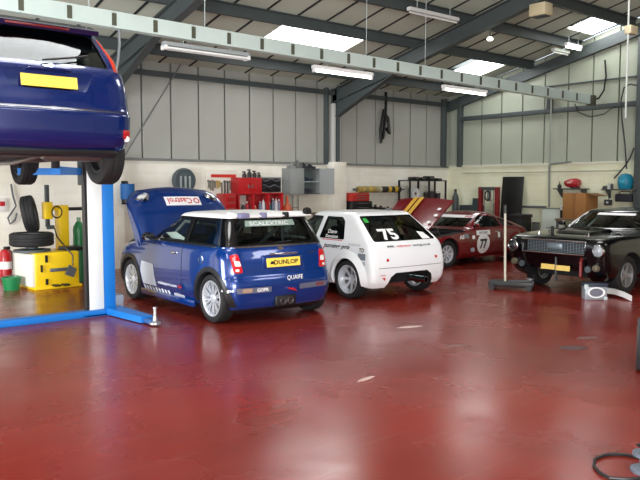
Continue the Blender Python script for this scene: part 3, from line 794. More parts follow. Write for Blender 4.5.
# sunstrip on the rear glass, aerials and the roof edge spoiler
mini.text('rear_banner_lettering', 'SCALEXTRIC', .60, 'end', -1, text_white, (.05, 1.258), off=-.006, weight=.02, height=.05)
mini.patch('rear_banner', [(.42, 1.222), (-.36, 1.222), (-.35, 1.296), (.40, 1.296)], 'end', -1, M('pale_green_banner', (150, 172, 160), .4), -.010)
sp = MB().prism([(-.29, 1.345), (-.29, 1.36), (-.10, 1.40), (.02, 1.40), (.0, 1.36)], -.56, .56, 'y').build('roof_spoiler', white_paint, R0)
clip = M('lilac_grey_plastic', (120, 118, 150), .5)
for y, mt_, w_ in ((.50, clip, .07), (.20, clip, .035), (-.15, black_plastic, .03)):
    MB().box(-.315, -.23, y - w_, y + w_, 1.33, 1.40, .012).build('roof_clip', mt_, R0)
MB().lathe([(.0, -.04), (.05, -.036), (.058, 0), (.05, .036), (0, .04)], 18, Matrix.Translation((-.25, -.52, 1.40)) @ Matrix.Rotation(PI / 2, 4, 'Y')).build('roof_clip', black_plastic, R0)
MB().tube([(-.3, .1, 1.005), (-.315, -.2, 1.02)], .008, 6).build('rear_wiper', black_plastic, R0)
# side graphics, handles, mirrors
mini.patch('door_graphic', [(2.0, .30), (1.54, .30), (1.62, .62), (2.02, .64), (2.06, .50)], 'side', 1, M('silver_graphic', (214, 222, 232), .4), .004)
mini.text('door_lettering', 'scalesport.com', .58, 'side', 1, text_white, (1.18, .37), weight=.02, height=.055)
mini.text('door_lettering', 'cup', .10, 'side', 1, text_red, (.80, .37), weight=.02, height=.055)
for i in range(9):
    x = 1.98 - i * .10; mini.patch('check_graphic', [(x, .19), (x - .055, .19), (x - .03, .285 - .01 * (i % 2)), (x + .025, .285)], 'side', 1, text_white, .004)
mini.text('door_lettering', 'minicup', .30, 'side', 1, text_white, (.86, .245), weight=.02, height=.08)
for sg in (1, -1):
    MB().box(.86, 1.02, sg * .835 - .01, sg * .835 + .035, .815, .85, .012).build('door_handle', chrome, R0)
    m = MB(); m.lathe([(0, -.05), (.07, -.045), (.085, .01), (.07, .05), (0, .06)], 16, Matrix.Translation((1.62, sg * .92, 1.02)) @ Matrix.Rotation(PI / 2, 4, 'Y') @ Matrix.Diagonal((.75, 1.15, 1, 1))); m.cyl((1.62, sg * .78, .99), (1.62, sg * .9, 1.0), .02, 8); m.build('door_mirror', gloss_black, R0)
    mini.patch('door_seam', [(.74, .24), (.752, .24), (.752, .98), (.74, .98)], 'side', sg, text_black, .002)
c_ = mini.hit((.18, 0, .80), (0, -1, 0))[0]
MB().lathe([(.0, .012), (.055, .010), (.062, -.01)], 22, Matrix.Translation((.22, c_.y, .79)) @ Matrix.Rotation(-PI / 2, 4, 'X')).build('fuel_cap', chrome, R0)
mini.patch('belt_trim', [(-.15, .963), (1.75, .963), (1.75, .983), (-.15, .983)], 'side', 1, chrome, .005)
mini.patch('belt_trim', [(-.15, .963), (1.75, .963), (1.75, .983), (-.15, .983)], 'side', -1, chrome, .005)
mini.patch('belt_trim', [(-.66, .963), (.66, .963), (.66, .983), (-.66, .983)], 'end', -1, chrome, .005)
seat_red = M('race_seat_fabric', (26, 26, 30), .8)
for y in (.36, -.36): seat(R0, 1.05, y, .36, seat_red)
cg = MB()
for y in (.52, -.52): cg.tube([(.25, y, .4), (.35, y, 1.22), (1.25, y, 1.24), (1.75, y * 1.1, .9)], .022, 8)
cg.tube([(.35, -.52, 1.22), (.35, .52, 1.22)], .022, 8).tube([(.35, -.52, 1.2), (.3, .5, .5)], .022, 8)
cg.build('roll_cage', M('roll_cage_paint', (150, 152, 156), .4), R0)
MB().tube([(1.52 + .17 * math.sin(a) * .35, -.36 + .17 * math.cos(a), .86 + .16 * math.sin(a)) for a in [2 * PI * i / 20 for i in range(20)]], .016, 8, closed=True).build('steering_wheel', black_plastic, R0)
MB().box(1.62, 1.90, -.66, .66, .72, .92, .05).build('dashboard', black_plastic, R0)
# papers lying inside the side glass
MB().prism([(.82, 1.0), (1.18, 1.10), (1.50, 1.075), (1.28, 1.0)], .70, .704, 'y').build('paper', text_white, R0)
# ================================================================ WHITE RACING HATCHBACK, NUMBER 75
race_white = M('white_car_paint', (236, 238, 240), 0.25, coat=0.6)
K0, K1 = (.11, .14), (.28, .30); G0, G1 = (.09, .12), (.18, .20)
wl5 = [
 (.20, -.52, 3.0, .75, K0, K1, .04, .08), (.30, -.575, 3.06, .795, K0, K1, .04, .09), (.45, -.59, 3.10, .81, K0, K1, .04, .10), (.56, -.585, 3.10, .81, K0, K1, .04, .10),
 (.66, -.57, 3.09, .805, K0, K1, .04, .10), (.76, -.545, 3.02, .80, K0, K1, .04, .12), (.81, -.53, 2.72, .79, K0, K1, .04, .13), (.85, -.51, 2.25, .78, K0, K1, .04, .14),
 (.885, -.48, 1.98, .77, K0, (.2, .24), .04, .14), (1.02, -.32, 1.70, .72, G0, G1, .05, .13), (1.15, -.16, 1.44, .67, G0, G1, .05, .12), (1.25, -.03, 1.26, .63, G0, G1, .05, .11),
 (1.30, .04, 1.16, .61, G0, G1, .05, .10), (1.325, .10, 1.06, .57, G0, G1, .05, .09)]
wht = Car('racing_hatchback', 'white racing hatchback with number 75 on its rear window', (8.22, 8.20, 0), math.radians(88.5), wl5, [race_white, dark_inside], lambda c, n: 1 if c.z < .205 else 0, crown=.025)
R5 = wht.root
wht.wheel_wells((0, 2.42), .30, .335, .80, .30)
wht.cavity(.36, 1.295, 1.98, .06)
wht.window('front_side_window', [(1.66, .905), (.86, .905), (.80, 1.255), (1.22, 1.26)], 'side', 1, glass_dark, both=True, r=.04)
wht.window('rear_side_window', [(.76, .905), (.14, .905), (.24, 1.19), (.32, 1.25), (.70, 1.255)], 'side', 1, glass_dark, both=True, r=.03)
wht.window('windscreen', [(-.62, .93), (.62, .93), (.52, 1.26), (-.52, 1.26)], 'end', 1, glass_clear, (1.05, 2.3), r=.05)
wht.window('rear_window', [(-.67, .895), (.67, .895), (.56, 1.27), (-.56, 1.27)], 'end', -1, glass_dark, (-.7, .25), r=.04)
# the open bottom of the rear bumper
wht.cutters.append(mb_obj(MB().prism([(-.56, .1), (.56, .1), (.44, .36), (.34, .42), (-.34, .42), (-.44, .36)], -.8, -.20, 'x'), dark_inside))
wht.finish()
wht.arch(0, .30, .335, .44, race_white, .006, lift=.055, name='flared_arch', thick=.02, wbody=.80)
wht.arch(2.42, .30, .335, .44, race_white, .006, lift=.055, name='flared_arch', thick=.02, wbody=.80)
for x in (0, 2.42):
    for sg in (1, -1): wheel(R5, x, sg * .73, .30, sg, .30, .225, .225, 'eight', dish=.06)
wht.text('race_number', '75', .34, 'end', -1, text_white, (.28, .995), weight=.035, off=.004, height=.16)
wht.patch('window_sticker', rounded([(.56, 1.17), (.47, 1.17), (.46, 1.24), (.53, 1.24)], .015), 'end', -1, M('green_sticker', (24, 160, 50), .4), .004)
wht.patch('window_sticker', [(-.36, .905), (-.56, .905), (-.50, 1.0), (-.36, 1.02)], 'end', -1, text_white, .004)
wht.text('web_lettering', 'www.', .15, 'end', -1, text_black, (.40, 0.820), weight=.02, height=.035)
wht.text('web_lettering', 'rallyteam', .30, 'end', -1, text_red, (.13, 0.818), weight=.02, height=.042)
wht.text('web_lettering', 'tuning.co.uk', .42, 'end', -1, text_black, (-.27, 0.817), weight=.02, height=.042)
wht.text('side_lettering', 'Dave', .22, 'side', 1, text_white, (.46, 1.02), weight=.02, off=.004, height=.06)
wht.text('side_lettering', 'Dennison', .30, 'side', 1, text_white, (.45, .945), weight=.02, off=.004, height=.05)
wht.patch('side_stripe', [(.68, .885), (.18, .885), (.17, .897), (.68, .897)], 'side', 1, text_red, .004)
wht.text('side_lettering', 'turning pro', .62, 'side', 1, text_black, (.28, .79), weight=.03, shear=.2, height=.085)
wht.text('side_lettering', 'rally', .30, 'side', 1, text_red, (.72, .74), weight=.03, shear=.2, height=.10)
st = wht.patch('sponsor_sticker', [(-.23, .62), (-.40, .62), (-.40, .72), (-.23, .72)], 'side', 1, M('grey_sticker', (120, 128, 136), .5), .004)
wht.patch('sponsor_sticker', [(-.23, .54), (-.40, .54), (-.40, .60), (-.23, .60)], 'side', 1, M('pale_sticker', (170, 180, 190), .5), .004)
wht.text('sticker_lettering', 'TD', .12, 'side', 1, text_black, (-.31, .77), weight=.03, height=.06)
for y in (.50, -.56):
    c_ = wht.hit((0, y, .62), (1, 0, 0))[0]
    MB().lathe([(0, .012), (.022, .010), (.026, -.01)], 14, Matrix.Translation((c_.x, y, .62)) @ Matrix.Rotation(-PI / 2, 4, 'Y')).build('tail_lamp', red_lens, R5)
c_ = wht.hit((0, .45, .34), (1, 0, 0))[0]
wht.patch('tow_arrow', [(.62, .36), (.55, .31), (.55, .36)], 'end', -1, text_red, .004); wht.patch('tow_arrow', [(.65, .39), (.55, .39), (.55, .40), (.65, .40)], 'end', -1, text_red, .004)
MB().lathe([(.045, 0), (.052, 0), (.052, .35), (.045, .35)], 18, Matrix.Translation((-.60, -.30, .27)) @ Matrix.Rotation(PI / 2, 4, 'Y'), close=True).build('exhaust', chrome, R5)
ax = MB(); ax.cyl((0, -.62, .29), (0, .62, .29), .035, 12).box(-.2, .2, -.15, .15, .2, .38, .04); ax.tube([(-.35, -.35, .3), (-.1, -.3, .28), (.4, -.2, .25)], .03); ax.build('rear_axle', M('axle_grey', (70, 72, 76), .45, metal=.5), R5)
MB().box(-.10, .0, -.03, .03, 1.35, 1.385, .01).build('roof_aerial_base', steel_grey, R5)
wht.patch('fuel_flap', rounded([(.02, .82), (-.26, .82), (-.26, .86), (.02, .86)], .01), 'side', 1, M('flap_grey', (205, 207, 210), .3), .003)
for sg in (1, -1): wht.patch('door_seam', [(.79, .26), (.80, .26), (.80, .88), (.79, .88)], 'side', sg, M('seam_grey', (90, 92, 96), .6), .002)
wht.patch('hatch_seam', [(-.68, .50), (.68, .50), (.68, .508), (-.68, .508)], 'end', -1, M('seam_grey', (90, 92, 96), .6), .002)
for y in (.36, -.36): seat(R5, 1.0, y, .38, seat_red)
cg = MB()
for y in (.48, -.48): cg.tube([(-.05, y, .5), (.42, y, 1.2), (1.15, y, 1.21), (1.65, y * 1.1, .9)], .022, 8)
cg.tube([(.42, -.48, 1.2), (.42, .48, 1.2)], .022, 8).tube([(.42, -.48, 1.2), (.3, .48, .5)], .022, 8); cg.build('roll_cage', M('roll_cage_paint', (150, 152, 156), .4), R5)
for sg in (1, -1):
    m = MB(); m.box(1.48, 1.56, sg * .86 - .08, sg * .86 + .08, .95, 1.06, .03).cyl((1.54, sg * .74, .96), (1.53, sg * .82, .98), .018, 8); m.build('door_mirror', race_white, R5)

# ================================================================ DARK BLUE HATCHBACK UP ON THE LIFT
navy = M('deep_blue_paint', (0, 27, 88), 0.22, metal=0.2, coat=1.0)
LIFT_Z = 1.86
K0, K1 = (.26, .30), (.36, .36); G0, G1 = (.16, .20), (.20, .22)
fl = [
 (.20, -.55, 3.30, .74, K0, K1, .06, .10), (.28, -.665, 3.40, .81, K0, K1, .08, .12), (.42, -.70, 3.45, .845, K0, K1, .09, .13), (.56, -.70, 3.45, .85, K0, K1, .09, .13), (.61, -.665, 3.43, .85, K0, K1, .09, .13),
 (.75, -.63, 3.34, .85, K0, K1, .09, .14), (.88, -.60, 3.12, .84, K0, K1, .08, .15), (.95, -.58, 2.72, .83, K0, K1, .08, .16), (1.0, -.555, 2.25, .82, K0, K1, .08, .16),
 (1.03, -.53, 2.05, .80, K0, (.2, .26), .08, .15), (1.16, -.44, 1.78, .755, G0, G1, .08, .14), (1.30, -.32, 1.48, .705, G0, G1, .08, .13), (1.40, -.22, 1.24, .665, G0, G1, .08, .12),
 (1.445, -.16, 1.10, .64, G0, G1, .08, .11), (1.475, -.05, .95, .59, G0, G1, .07, .10)]
foc = Car('raised_hatchback', 'dark blue hatchback with blank yellow plate raised on the vehicle lift', (2.40, 7.38, LIFT_Z), math.radians(90), fl, [navy, dark_inside], lambda c, n: 1 if c.z < .21 else 0, crown=.02)
R6 = foc.root
foc.wheel_wells((0, 2.615), .30, .35, .80, .34)
foc.cavity(.40, 1.44, 2.0, .06)
foc.window('front_side_window', [(1.70, 1.05), (.85, 1.05), (.80, 1.33), (1.20, 1.34)], 'side', 1, glass_dark, both=True, r=.04)
foc.window('rear_side_window', [(.75, 1.05), (.02, 1.07), (.16, 1.27), (.70, 1.33)], 'side', 1, glass_dark, both=True, r=.04)
foc.window('windscreen', [(-.64, 1.06), (.64, 1.06), (.54, 1.35), (-.54, 1.35)], 'end', 1, glass_clear, (1.0, 2.4), r=.05)
foc.window('rear_window', [(-.62, 1.03), (.62, 1.03), (.60, 1.12), (.56, 1.385), (-.56, 1.385), (-.60, 1.12)], 'end', -1, glass_dark, (-.8, .1), r=.05)
foc.cutters.append(mb_obj(MB().prism(rounded([(-.34, .77), (.34, .77), (.44, .95), (-.44, .95)], .03), -.8, -.555, 'x'), navy))   # plate recess
foc.finish()
for x in (0, 2.615):
    for sg in (1, -1): wheel(R6, x, sg * .765, .21, sg, .315, .215, .20, 'five', rim_mat=M('dark_steel_rim', (40, 42, 44), .5, metal=.4))   # hanging at full droop
hx = -.555
pl, mt = flat_plate(R6, -.595, .845, .52, .112, 10)
MB().box(-.625, -.58, -.20, .20, .945, .975, .012).build('boot_handle', navy, R6)
foc.patch('maker_badge', [(.055 * math.cos(2 * PI * i / 18), 1.0 + .022 * math.sin(2 * PI * i / 18)) for i in range(18)], 'end', -1, chrome, .008)
# tall rear lamps climbing the rear pillars
for sg in (1, -1):
    foc.patch('tail_lamp', rounded([(sg * .70, 1.01), (sg * .775, 1.03), (sg * .665, 1.375), (sg * .63, 1.375)], .02), 'end', -1, M('orange_red_lens', (214, 62, 26), .15, coat=.6), .010, thick=.02)
    foc.patch('bumper_reflector', rounded([(sg * .70, .34), (sg * .80, .34), (sg * .80, .43), (sg * .70, .43)], .02), 'end', -1, red_lens, .010, thick=.012)
    c_ = foc.hit((0, sg * .755, .35), (1, 0, 0))[0]
    MB().lathe([(0, .02), (.028, .015), (.035, 0), (.035, -.02)], 16, Matrix.Translation((c_.x - .005, sg * .745, .345)) @ Matrix.Rotation(-PI / 2, 4, 'Y')).build('fog_lamp', white_lens, R6)
# roof spoiler with the high brake lamp
spf = MB().prism([(-.30, 1.375), (-.32, 1.42), (-.10, 1.50), (.05, 1.505), (.05, 1.44)], -.60, .60, 'y').build('roof_spoiler', M('spoiler_navy', (8, 14, 52), .25, coat=.8), R6)
MB().box(-.328, -.29, -.30, .30, 1.388, 1.41, .004).build('high_brake_lamp', M('dark_red_lens', (96, 16, 20), .2, coat=.5), spf)
foc.patch('bumper_step', [(-.74, .585), (.74, .585), (.74, .612), (-.74, .612)], 'end', -1, M('spoiler_navy', (8, 14, 52), .25, coat=.8), .004)
MB().tube([(-.57, .05, 1.04), (-.50, -.25, 1.10), (-.46, -.42, 1.14)], .010, 6).build('rear_wiper', black_plastic, R6)
# underside: tank, silencer, beam axle, springs
un = M('underbody_grey', (64, 64, 66), .6, metal=.2, var=.3, vscale=6)
MB().box(.35, 1.0, -.42, .42, .14, .30, .05).build('fuel_tank', un, R6)
MB().lathe([(0, -.30), (.08, -.29), (.10, -.25), (.10, .25), (.08, .29), (0, .30)], 18, Matrix.Translation((-.36, -.28, .20)) @ Matrix.Rotation(PI / 2, 4, 'X') @ Matrix.Diagonal((1.1, .8, 1, 1))).build('silencer', M('exhaust_steel', (120, 116, 108), .4, metal=.7), R6)
MB().tube([(-.40, -.05, .20), (-.1, .0, .16), (.4, .05, .12), (1.3, .05, .13), (2.4, .05, .2)], .025, 8).build('exhaust_pipe', M('exhaust_steel', (120, 116, 108), .4, metal=.7), R6)
MB().cyl((0, -.64, .24), (0, .64, .24), .035, 10).box(-.08, .08, -.5, .5, .16, .24, .03).build('rear_axle', un, R6)
for sg in (1, -1): MB().tube([(0.0, sg * .55, .26), (.5, sg * .56, .24)], .035, 8).build('trailing_arm', un, R6)
MB().box(-.60, -.1, -.66, .66, .16, .24, .04).build('rear_undertray', black_plastic, R6)
for sg in (1, -1): MB().box(-.02, .42, sg * .84 - .03, sg * .84 + .01, .60, .602).build('side_seam', text_black, R6)
for y in (.36, -.36): seat(R6, 1.0, y, .45, seat_red)
MB().box(-.02, .16, -.55, .55, .5, 1.08, .06).build('rear_bench', seat_red, R6)
# ================================================================ RED FASTBACK RACING COUPE, NUMBER 77
race_red = M('deep_red_paint', (104, 7, 18), 0.25, coat=0.5)
gold = M('gold_stripe_paint', (204, 158, 52), 0.35)
K0, K1 = (.30, .34), (.40, .40); G0, G1 = (.30, .30), (.24, .26)
rl = [
 (.17, -.60, 3.02, .70, K0, K1, .10, .16), (.26, -.72, 3.12, .765, K0, K1, .10, .18), (.40, -.78, 3.17, .79, K0, K1, .10, .18), (.54, -.78, 3.15, .80, K0, K1, .10, .18),
 (.66, -.76, 3.02, .795, K0, K1, .10, .20), (.73, -.72, 2.75, .785, K0, K1, .10, .22), (.77, -.66, 2.3, .775, K0, K1, .12, .22), (.80, -.58, 1.72, .76, K0, (.2, .24), .14, .18),
 (.90, -.30, 1.50, .70, G0, G1, .16, .16), (1.0, .0, 1.28, .64, G0, G1, .18, .15), (1.08, .28, 1.10, .59, G0, G1, .16, .14), (1.125, .46, .98, .55, G0, G1, .14, .12), (1.145, .58, .88, .49, G0, G1, .12, .10)]
RWB = 2.30
red = Car('racing_coupe', 'deep red racing coupe with number 77 and its gold striped bonnet tipped up', (14.12, 10.74, 0), math.radians(180), rl, [race_red, dark_inside], lambda c, n: 1 if c.z < .18 else 0, crown=.02)
R7 = red.root
red.wheel_wells((-.18, RWB), .30, .345, .78, .30)
red.cavity(.28, 1.115, 1.66, .055)
red.window('side_window', [(1.40, .825), (.42, .825), (.50, 1.04), (1.02, 1.085)], 'side', 1, glass_dark, both=True, r=.03)
red.window('quarter_window', [(.36, .825), (-.10, .825), (.22, .97), (.42, 1.02)], 'side', 1, glass_dark, both=True, r=.03)
red.window('windscreen', [(-.60, .835), (.60, .835), (.50, 1.085), (-.50, 1.085)], 'end', 1, glass_dark, (.8, 2.0), r=.04)
red.window('rear_window', [(-.5, .84), (.5, .84), (.42, 1.03), (-.42, 1.03)], 'end', -1, glass_dark, (-.9, .42), r=.04)
red.cutters.append(mb_obj(MB().box(1.80, 2.98, -.56, .56, .36, 1.3), dark_inside))
red.cutters.append(mb_obj(MB().prism([(1.76, 1.3), (1.76, .735), (3.5, .60), (3.5, 1.3)], -1.2, 1.2, 'y'), dark_inside))
red.finish()
for x in (-.18, RWB):
    for sg in (1, -1): wheel(R7, x, sg * .70, .295, sg, .295, .20, .19, 'eight', rim_mat=alloy)
red.arch(-.18, .30, .345, .39, race_red, .006, lift=.03, name='flared_arch', thick=.015, wbody=.78)
red.arch(RWB, .30, .345, .39, race_red, .006, lift=.03, name='flared_arch', thick=.015, wbody=.78)
# bonnet tipped forward about the nose: a crowned panel with two gold stripes
NOSE = Vector((3.20, 0, .57)); BL, BH = 1.38, .80
ang = math.radians(39)
def bp_(u, v, off=0.0):   # u 0 at the nose .. 1 at the scuttle, v across -1 .. 1
    hw = BH * (0.86 + .14 * u); crown_ = .05 * (1 - v * v) - .02 * (1 - u) ** 2
    x = -u * BL; z = crown_ + off
    return NOSE + Vector((x * math.cos(ang) + z * math.sin(ang), v * hw, -x * math.sin(ang) + z * math.cos(ang)))
def bon_strip(name, v0, v1, u0, u1, mat, parent, off, thick=.0, nu=10, nv=8):
    t = bmesh.new(); g = [[t.verts.new(bp_(u0 + (u1 - u0) * i / nu, v0 + (v1 - v0) * j / nv, off)) for j in range(nv + 1)] for i in range(nu + 1)]
    for i in range(nu):
        for j in range(nv): t.faces.new((g[i][j], g[i][j + 1], g[i + 1][j + 1], g[i + 1][j]))
    bmesh.ops.recalc_face_normals(t, faces=t.faces)
    if thick: bmesh.ops.solidify(t, geom=t.faces[:], thickness=thick)
    me = bpy.data.meshes.new(name); t.to_mesh(me); t.free(); return link(name, me, mat, parent, 40)
bon7 = bon_strip('bonnet', -1, 1, 0, 1, race_red, R7, 0, .03)
bon_strip('gold_stripe', -.36, -.20, 0.01, .99, gold, bon7, .034)
bon_strip('gold_stripe', -.14, .02, 0.01, .99, gold, bon7, .034)
for i, (u_, v_) in enumerate(((.30, .90), (.42, .86), (.58, .90), (.72, .84))):
    bon_strip('bonnet_sticker', v_ - .05, v_ + .06, u_, u_ + .05, text_white, bon7, .036, 0, 2, 2)
MB().tube([bp_(.55, .85, -.02), (2.2, .52, .62)], .008, 6).build('bonnet_stay', steel_grey, R7)
eng = MB(); eng.box(1.95, 2.6, -.22, .22, .40, .70, .04).box(2.0, 2.5, -.30, -.12, .62, .74, .03).box(2.0, 2.5, .12, .30, .62, .74, .03).lathe([(0, 0), (.16, 0), (.17, .06), (0, .08)], 18, Matrix.Translation((2.25, 0, .74))); eng.build('engine', M('engine_grey', (58, 58, 62), .5, metal=.4), R7)
red.patch('windscreen_banner', [(-.55, 1.025), (.55, 1.025), (.50, 1.085), (-.50, 1.085)], 'end', 1, text_white, -.008)
red.text('banner_lettering', 'RACE', .16, 'end', 1, text_red, (.38, 1.055), off=.0, weight=.03, height=.04)
circ = [(1.12 + .225 * math.cos(2 * PI * i / 28), .47 + .225 * math.sin(2 * PI * i / 28)) for i in range(28)]
for sg in (1, -1):
    rd = red.patch('number_roundel', circ, 'side', sg, text_white, .005)
    red.text('race_number', '77', .25, 'side', sg, text_black, (1.12, .46), off=.010, weight=.04, height=.22, parent=rd)
    red.patch('roundel_header', [(.88, .66), (1.36, .66), (1.36, .76), (.88, .76)], 'side', sg, text_white, .006)
    red.text('header_lettering', 'HISTORIC', .30, 'side', sg, text_black, (1.12, .71), off=.011, weight=.02, height=.05)
red.patch('sponsor_sticker', rounded([(1.40, .30), (1.52, .30), (1.56, .37), (1.50, .40), (1.42, .38)], .02), 'side', 1, M('pale_sticker', (170, 180, 190), .5), .005)
red.patch('sponsor_sticker', rounded([(1.42, .58), (1.52, .58), (1.52, .66), (1.42, .66)], .03), 'side', 1, text_white, .005)
red.patch('sponsor_sticker', rounded([(1.62, .60), (1.76, .62), (1.80, .70), (1.64, .70)], .02), 'side', 1, M('grey_sticker', (120, 128, 136), .5), .005)
red.text('sticker_lettering', 'AB', .16, 'side', 1, text_white, (1.86, .64), weight=.03, height=.09)
red.patch('sponsor_sticker', rounded([(.52, .58), (.60, .58), (.60, .70), (.52, .70)], .01), 'side', 1, text_white, .005)
for sg in (1, -1):
    MB().box(.58, .70, sg * .795 - .01, sg * .795 + .025, .70, .725, .008).build('door_handle', chrome, R7)
    red.patch('door_seam', [(.46, .24), (.472, .24), (.472, .80), (.46, .80)], 'side', sg, text_black, .002); red.patch('door_seam', [(1.56, .24), (1.572, .24), (1.572, .76), (1.56, .76)], 'side', sg, text_black, .002)
    MB().box(1.28, 1.36, sg * .80 - .05, sg * .80 + .05, .83, .91, .025).build('door_mirror', race_red, R7)
for y in (.33, -.33): seat(R7, .85, y, .22, seat_red, .5)
cg = MB()
for y in (.44, -.44): cg.tube([(.1, y, .4), (.5, y, 1.03), (.95, y, 1.04), (1.4, y * 1.1, .72)], .02, 8)
cg.tube([(.5, -.44, 1.03), (.5, .44, 1.03)], .02, 8); cg.build('roll_cage', M('roll_cage_paint', (150, 152, 156), .4), R7)

# ================================================================ DARK AMERICAN COUPE AT THE RIGHT
dkgreen = M('near_black_paint', (3, 4, 7), 0.12, coat=0.0)
K0, K1 = (.22, .26), (.16, .20); G0, G1 = (.30, .28), (.26, .24)
ml = [
 (.24, -.95, 3.36, .78, K0, K1, .06, .06), (.34, -1.05, 3.48, .86, K0, K1, .06, .06), (.46, -1.08, 3.52, .89, K0, K1, .06, .06), (.58, -1.09, 3.54, .90, K0, K1, .06, .06), (.70, -1.09, 3.56, .90, K0, K1, .06, .06),
 (.82, -1.07, 3.57, .885, K0, K1, .06, .07), (.90, -1.03, 3.52, .865, K0, K1, .06, .10), (.935, -.98, 3.30, .85, K0, K1, .06, .16), (.955, -.86, 2.8, .835, K0, K1, .08, .20), (.98, -.74, 2.16, .815, K0, (.22, .24), .10, .20),
 (1.08, -.40, 1.98, .745, G0, G1, .12, .16), (1.18, -.05, 1.80, .685, G0, G1, .12, .15), (1.26, .22, 1.64, .635, G0, G1, .12, .14), (1.305, .38, 1.52, .60, G0, G1, .12, .12), (1.325, .52, 1.36, .54, G0, G1, .10, .10)]
MWB = 2.74
mus = Car('muscle_car', 'near black muscle car with chrome edged grille and white painted windscreen glare', (11.12 + MWB, 6.50, 0), math.radians(180), ml, [dkgreen, dark_inside], lambda c, n: 1 if c.z < .25 else 0, crown=.02)
R8 = mus.root
mus.wheel_wells((0, MWB), .32, .37, .85, .32)
mus.cavity(.38, 1.295, 1.98, .06)
mus.window('side_window', [(1.86, 1.01), (.60, 1.01), (.62, 1.25), (1.56, 1.265)], 'side', 1, glass_dark, both=True, r=.03)
mus.window('windscreen', [(-.66, 1.02), (.66, 1.02), (.55, 1.275), (-.55, 1.275)], 'end', 1, glass_clear, (1.3, 2.5), r=.04)
mus.window('rear_window', [(-.6, 1.02), (.6, 1.02), (.5, 1.24), (-.5, 1.24)], 'end', -1, glass_dark, (-1.1, .34), r=.04)
# grille mouth, headlamp bores and the open bottom of the front valance
mus.cutters.append(mb_obj(MB().prism([(-.54, .665), (.54, .665), (.56, .865), (-.56, .865)], 3.38, 3.8, 'x'), dark_inside))
for sg in (1, -1): mus.cutters.append(mb_obj(MB().cyl((3.42, sg * .775, .74), (3.8, sg * .775, .74), .10, 28), dark_inside))
mus.cutters.append(mb_obj(MB().prism([(-.60, .1), (.60, .1), (.56, .40), (-.56, .40)], 3.0, 3.8, 'x'), dark_inside))
mus.finish()
for x in (0, MWB):
    for sg in (1, -1): wheel(R8, x, sg * .755, .315, sg, .315, .21, .20, 'five', rim_mat=M('dull_alloy', (150, 150, 150), .4, metal=.6))
gm = M('grille_grey', (112, 122, 128), .35, metal=.4)
gr = MB()
for z in [.68 + .024 * i for i in range(8)]: gr.box(3.455, 3.47, -.53, .53, z - .004, z + .004)
for y in [-.52 + .052 * i for i in range(21)]: gr.box(3.45, 3.462, y - .003, y + .003, .668, .862)
gr.build('grille_mesh', gm, R8, smooth=0)['kind'] = 'stuff'
fr = MB(); fr.tube([(3.56, -.56, .66), (3.56, .56, .66), (3.55, .585, .868), (3.55, -.585, .868)], .012, 8, closed=True); fr.build('grille_surround', chrome, R8)
cor = MB().box(3.47, 3.50, -.14, .14, .72, .82, .01).build('grille_corral', gm, R8)
for sg in (1, -1):
    m = MB(); mt = Matrix.Translation((3.50, sg * .775, .74)) @ Matrix.Rotation(PI / 2, 4, 'Y')
    m.lathe([(.088, 0), (.098, .01), (.098, .035), (.088, .045), (.080, .03)], 26, mt, close=True); hl = m.build('headlamp_ring', chrome, R8)
    MB().lathe([(.082, .0), (.082, .02), (.05, .042), (0, .05)], 24, mt).build('headlamp_lens', M('grey_lens', (150, 155, 160), .1, coat=.6) if sg > 0 else M('dark_lens', (40, 44, 48), .1, coat=.6), hl)  # right headlamp lens is darker than the left one
    m = MB(); m.lathe([(0, .035), (.045, .03), (.06, .0), (.06, -.03)], 18, Matrix.Translation((3.53, sg * .74, .47)) @ Matrix.Rotation(PI / 2, 4, 'Y')); m.build('driving_lamp', M('amber_grey_lens', (92, 86, 70), .2, coat=.4), R8)
    m = MB(); m.lathe([(.0, .01), (.05, .01), (.055, -.02)], 18, Matrix.Translation((3.52, sg * .60, .44)) @ Matrix.Rotation(PI / 2, 4, 'Y')); m.build('brake_duct', M('duct_grey', (66, 72, 76), .4), R8)
    # chrome windscreen pillar trim, its bright reflection painted as plain white
    mus.patch('pillar_trim', [(sg * .66, 1.015), (sg * .715, 1.015), (sg * .605, 1.285), (sg * .555, 1.285)], 'end', 1, text_white, .006, thick=.01)
    m = MB(); m.box(1.78, 1.88, sg * .90 - .06, sg * .90 + .06, 1.02, 1.10, .03).cyl((1.82, sg * .80, .99), (1.82, sg * .88, 1.04), .015, 8); m.build('door_mirror', gloss_black, R8)
    mus.patch('door_seam', [(1.72, .30), (1.732, .30), (1.732, .98), (1.72, .98)], 'side', sg, text_black, .002)
    mus.patch('race_roundel', [(1.1 + .22 * math.cos(2 * PI * i / 26), .62 + .22 * math.sin(2 * PI * i / 26)) for i in range(26)], 'side', sg, text_white, .005)
mus.patch('windscreen_glare', [(-.30, 1.225), (.40, 1.225), (.39, 1.262), (-.29, 1.262)], 'end', 1, text_white, -.008)  # band of reflected glare painted white along the top of the glass
pl, mt = flat_plate(R8, 3.56, .435, .25, .085, -8, y=-.075, mat=M('faded_plate_yellow', (214, 184, 96), .5))
pl2, mt2 = flat_plate(R8, 3.56, .43, .25, .085, -8, y=.195, mat=M('faded_plate_yellow', (214, 184, 96), .5))
MB().box(3.50, 3.555,   .048, .072, .22, .60, .004).build('plate_bracket', steel_dark, R8)
MB().tube([(3.52, .50, .60), (3.60, .53, .56), (3.60, .53, .34), (3.50, .50, .30)], .022, 8).build('tow_strap', red_dark, R8)
MB().prism([(2.2, .97), (2.3, 1.01), (2.9, .985), (3.0, .955)], -.30, .30, 'y').build('bonnet_scoop', dkgreen, R8)
for y in (-.45, .45): MB().lathe([(0, 0), (.03, 0), (.03, .01), (.008, .012), (.008, .05), (.02, .055), (0, .06)], 10, Matrix.Translation((3.25, y, .935))).build('bonnet_pin', chrome, R8)
